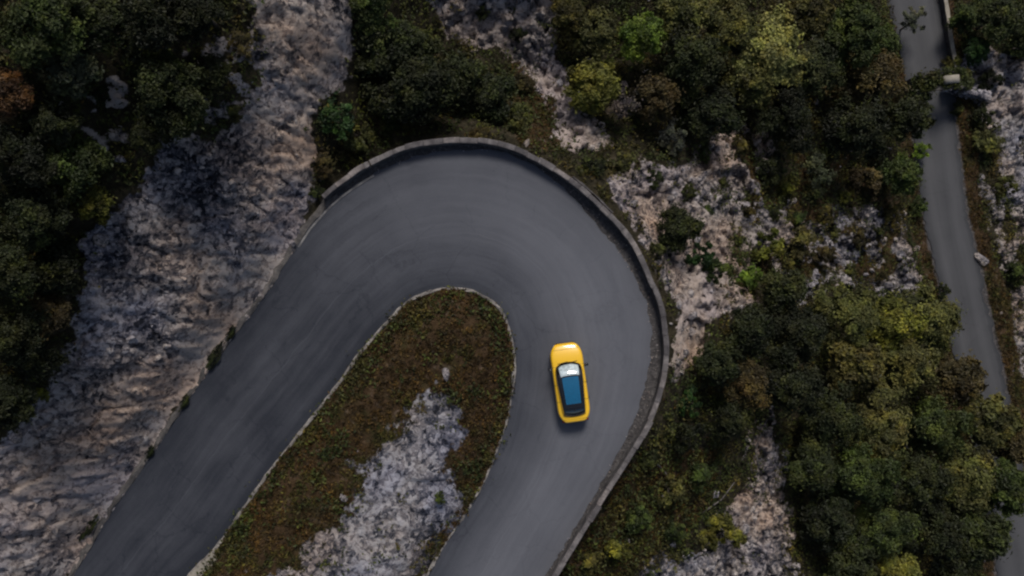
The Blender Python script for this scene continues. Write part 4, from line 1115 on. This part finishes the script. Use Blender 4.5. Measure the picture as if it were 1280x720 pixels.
stn = np.concatenate([[-hl], -hl + np.array([.015, .05, .11, .2, .32]), np.linspace(-hl + .45, hl - .45, 46), hl - np.array([.32, .2, .11, .05, .015])[:], [hl]])
rows = []
for y in stn:
    w = wy(y); dk = deck(y)
    e = min(hl - abs(y), .14) / .14; e = math.sqrt(max(0, 1 - (1 - e) ** 2))
    zb = .24
    for q in yw:
        if abs(y - q) < rw + .05: zb = max(zb, math.sqrt(max(0, (rw + .05) ** 2 - (y - q) ** 2)) + rw - .03)
    w2 = w * (.955 + .045 * e)
    dz = dk - (1 - e) * .18
    zl = zb + (1 - e) * .08
    prof = [(w2 * .94, zl), (w2 * .975, max(zl + .02, .40)), (w2 * 1.0, max(zl + .04, .58)), (w2 * .99, max(zl + .06, .74)), (w2 * .955, dz - .06), (w2 * .88, dz), (w2 * .66, dz + .02 * e), (w2 * .33, dz + .035 * e)]
    row = [(x, y, z) for x, z in prof] + [(0, y, dz + .04 * e)] + [(-x, y, z) for x, z in prof[::-1]]
    rows.append(row)
VB = np.array(rows); nb = VB.shape[1]
bm = bmesh.new(); vv = [[bm.verts.new(p) for p in r] for r in VB]
for i in range(len(vv) - 1):
    for j in range(nb - 1): bm.faces.new((vv[i][j], vv[i][j + 1], vv[i + 1][j + 1], vv[i + 1][j]))
bm.faces.new(vv[0]); bm.faces.new(vv[-1][::-1])
bmesh.ops.recalc_face_normals(bm, faces=bm.faces)
body = bm_obj('body', bm, M['yellow'], car)
ss = body.modifiers.new('s', 'SUBSURF'); ss.levels = 1; ss.render_levels = 2
# dark floor pan closing the shell
bm = bmesh.new(); bmesh.ops.create_cube(bm, size=1)
for v in bm.verts: v.co = Vector((v.co.x * 1.36, v.co.y * (CL - .5), v.co.z * .18 + .36))
bmesh.ops.bevel(bm, geom=bm.edges[:], offset=.05, segments=2, affect='EDGES')
bm_obj('underbody', bm, M['trim'], car)
def seam(name, y, j0, j1):
    i = int(np.argmin(np.abs(stn - y))); bm = bmesh.new()
    for j in range(j0, j1):
        a_, b_ = Vector(VB[i, j]), Vector(VB[i, j + 1])
        k = Vector((1, 1, 1)); tube(bm, a_, b_, .008, .008, 5)
    bm_obj(name, bm, M['trim'], car)
seam('bonnet_seam', hl - .30, 5, nb - 6); seam('tailgate_seam', -hl + .20, 4, nb - 5)
for y_ in (.95, -.05, -.95):
    seam('door_seam', y_, 1, 6); seam('door_seam', y_, nb - 7, nb - 2)
# cabin surface: yb 0..1 from windscreen foot to tail, t -1..1 across
yf, yt, yr, ye = hl - 1.0, hl - 1.72, -hl + .80, -hl + .30     # windscreen foot, roof start, roof end, tail of glass
def cab(y, t):
    return cab_(y, t) + Vector((0, (-.20 * smooth(yt - .5, yf, np.array(y)) + .10 * smooth(yr, ye, np.array(y))) * min(1, abs(t) / .72) ** 2.2, 0))
def cab_(y, t):
    if y > yt: q = (yf - y) / (yf - yt); h = .99 + (1.47 - .99) * (1 - (1 - q) ** 1.7)
    elif y > yr: q = (yt - y) / (yt - yr); h = 1.47 + .05 * math.sin(min(1, q * 1.25) * math.pi / 1.25) - .04 * q
    else: q = (y - ye) / (yr - ye); h = 1.0 + (1.43 - 1.0) * (1 - (1 - q) ** 1.6)
    along = (yf - y) / (yf - ye)
    wb = .765 - .10 * max(0, along - .35) / .65 - .05 * max(0, along - .85) / .15
    if along < .12: wb -= .10 * (1 - along / .12) ** 2
    wr = wb - .13 * min(1, (h - .96) / .5)
    a = abs(t); sg = 1 if t >= 0 else -1
    if a > .72:
        k = (a - .72) / .28; x = wr + (wb - wr) * k; z = h + (.955 - h) * k ** 1.15
    else:
        k = a / .72; x = wr * k; z = h + .035 * (1 - k ** 2.4)
    return Vector((sg * x, y, z))
def patch(name, y0, y1, t0, t1, m, off=0., ny=18, nt_=16, th=.012):
    bm = bmesh.new(); g = []
    for i in range(ny + 1):
        y = y0 + (y1 - y0) * i / ny; r = []
        for j in range(nt_ + 1):
            t = t0 + (t1 - t0) * j / nt_; p = cab(y, t)
            e1 = cab(y, min(1, t + .01)) - cab(y, max(-1, t - .01)); e2 = cab(max(ye, y - .01), t) - cab(min(yf, y + .01), t)
            n = e2.cross(e1); n = n.normalized() if n.length > 1e-9 else Vector((0, 0, 1))
            if n.z < 0: n = -n
            r.append(bm.verts.new(p + n * off))
        g.append(r)
    for i in range(ny):
        for j in range(nt_): bm.faces.new((g[i][j], g[i][j + 1], g[i + 1][j + 1], g[i + 1][j]))
    bmesh.ops.recalc_face_normals(bm, faces=bm.faces)
    o = bm_obj(name, bm, m, car)
    return o
patch('roof', yf, ye, -1, 1, M['gloss_black'], 0., 40, 44)
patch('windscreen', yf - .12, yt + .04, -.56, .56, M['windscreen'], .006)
patch('sunroof', yt - .04, yr + .30, -.50, .50, M['roof_glass'], .006)
patch('rear_window', yr - .02, ye + .10, -.60, .60, M['glass'], .006)
for s in (-1, 1):
    patch('side_window', yt + .25, -.05, s * .78, s * .95, M['glass'], .006)
    patch('side_window', -.13, yr + .05, s * .78, s * .95, M['glass'], .006)
# wheels
def lathe(prof, k=28):
    bm = bmesh.new(); rs_ = []
    for i in range(k):
        a = i * 2 * math.pi / k
        rs_.append([bm.verts.new((x, r * math.cos(a), r * math.sin(a))) for x, r in prof])
    for i in range(k):
        for j in range(len(prof) - 1): bm.faces.new((rs_[i][j], rs_[i][j + 1], rs_[(i + 1) % k][j + 1], rs_[(i + 1) % k][j]))
    bmesh.ops.recalc_face_normals(bm, faces=bm.faces); return bm
tyre_me = rim_me = None
for q in yw:
    for s in (-1, 1):
        w = obj('wheel', None, None, car); w.location = (s * (hwid - .135), q, rw); w.rotation_euler = (0, 0, 0 if s > 0 else math.pi)
        if tyre_me is None:
            t = bm_obj('tyre', lathe([(-.10, .22), (-.105, .30), (-.08, .335), (.08, .335), (.105, .30), (.10, .22)]), M['rubber'], w); tyre_me = t.data
            bm = lathe([(-.09, .225), (.085, .225), (.095, .20), (.05, .19), (.05, .0)])
            for a in range(5):
                m4 = Matrix.Rotation(a * 2 * math.pi / 5, 4, 'X')
                bmesh.ops.create_cube(bm, size=1, matrix=m4 @ Matrix.Translation((.07, .11, 0)) @ Matrix.Diagonal((.03, .19, .05, 1)))
            r_ = bm_obj('rim', bm, M['alloy'], w, False); rim_me = r_.data
        else:
            obj('tyre', tyre_me, None, w); obj('rim', rim_me, None, w)
def rbox(name, c, sz, m, bev=.02, rot=(0, 0, 0), parent=car):
    bm = bmesh.new(); bmesh.ops.create_cube(bm, size=1)
    for v in bm.verts: v.co = Vector((v.co.x * sz[0], v.co.y * sz[1], v.co.z * sz[2]))
    bmesh.ops.bevel(bm, geom=bm.edges[:], offset=bev, segments=3, affect='EDGES')
    o = bm_obj(name, bm, m, parent); o.location = c; o.rotation_euler = rot; return o
for s in (-1, 1):
    mr = rbox('wing_mirror', (s * (hwid + .075), hl - 1.28, 1.02), (.24, .15, .15), M['gloss_black'], .04)
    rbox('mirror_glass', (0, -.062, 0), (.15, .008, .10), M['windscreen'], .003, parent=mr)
    rbox('headlight', (s * .60, hl - .20, .66), (.30, .22, .12), M['lamp'], .04, (0, 0, s * -.42))
    rbox('tail_light', (s * .58, -hl + .075, .78), (.30, .10, .10), M['red'], .03, (0, 0, s * .30))
    for yh in (-.02, -.90):
        rbox('door_handle', (s * (hwid + .005), yh, .80), (.03, .18, .03), M['trim'], .01)
rbox('front_bumper_grille', (0, hl - .015, .46), (1.0, .06, .20), M['trim'], .02)
rbox('rear_bumper_trim', (0, -hl + .02, .42), (1.2, .07, .18), M['trim'], .02)
rbox('wiper', (-.28, yf - .02, 1.015), (.55, .025, .02), M['trim'], .006, (0, 0, .12))
rbox('wiper', (.28, yf - .03, 1.015), (.50, .025, .02), M['trim'], .006, (0, 0, .12))
rbox('roof_aerial', (0, yr - .02, 1.475), (.05, .14, .05), M['gloss_black'], .015)

# ------------------------------------------------------------------ sky, sun, camera
SUN_AZ = Vector((.10, .99, 0)).normalized(); SUN_EL = R(47)
w = bpy.data.worlds.new('World'); sc.world = w; w.use_nodes = True
nt = w.node_tree; bg = nt.nodes['Background']
sky = nt.nodes.new('ShaderNodeTexSky'); sky.sky_type = 'NISHITA'; sky.sun_disc = False
sky.sun_elevation = SUN_EL; sky.sun_rotation = math.atan2(SUN_AZ.x, SUN_AZ.y)
sky.air_density = 1.0; sky.dust_density = 2.5; sky.ozone_density = 1.0
hs = N(nt, 'ShaderNodeHueSaturation', Saturation=.9); link(nt, sky.outputs[0], hs.inputs['Color']); link(nt, hs.outputs[0], bg.inputs[0]); bg.inputs[1].default_value = .05
ld = bpy.data.lights.new('sun', 'SUN'); ld.energy = 1.5; ld.angle = R(18); ld.color = (1., .95, .88)
lo = bpy.data.objects.new('sun', ld); COL.objects.link(lo)
dirv = -(SUN_AZ * math.cos(SUN_EL) + Vector((0, 0, math.sin(SUN_EL))))
lo.rotation_euler = dirv.to_track_quat('-Z', 'Y').to_euler(); lo.location = (0, 30, 60)

cd = bpy.data.cameras.new('camera'); cam = bpy.data.objects.new('camera', cd); COL.objects.link(cam)
cam.location = (0, 0, H); cd.sensor_width = 36; cd.lens = 36 * F / 1280; cd.clip_start = .5; cd.clip_end = 2000
sc.camera = cam
sc.view_settings.view_transform = 'Standard'; sc.view_settings.look = 'None'; sc.view_settings.gamma = 1; sc.view_settings.use_curve_mapping = False
sc.view_settings.exposure = .78
sc.cycles.use_denoising = True
sc.cycles.max_bounces = 5
sc.cycles.filter_width = 2.3
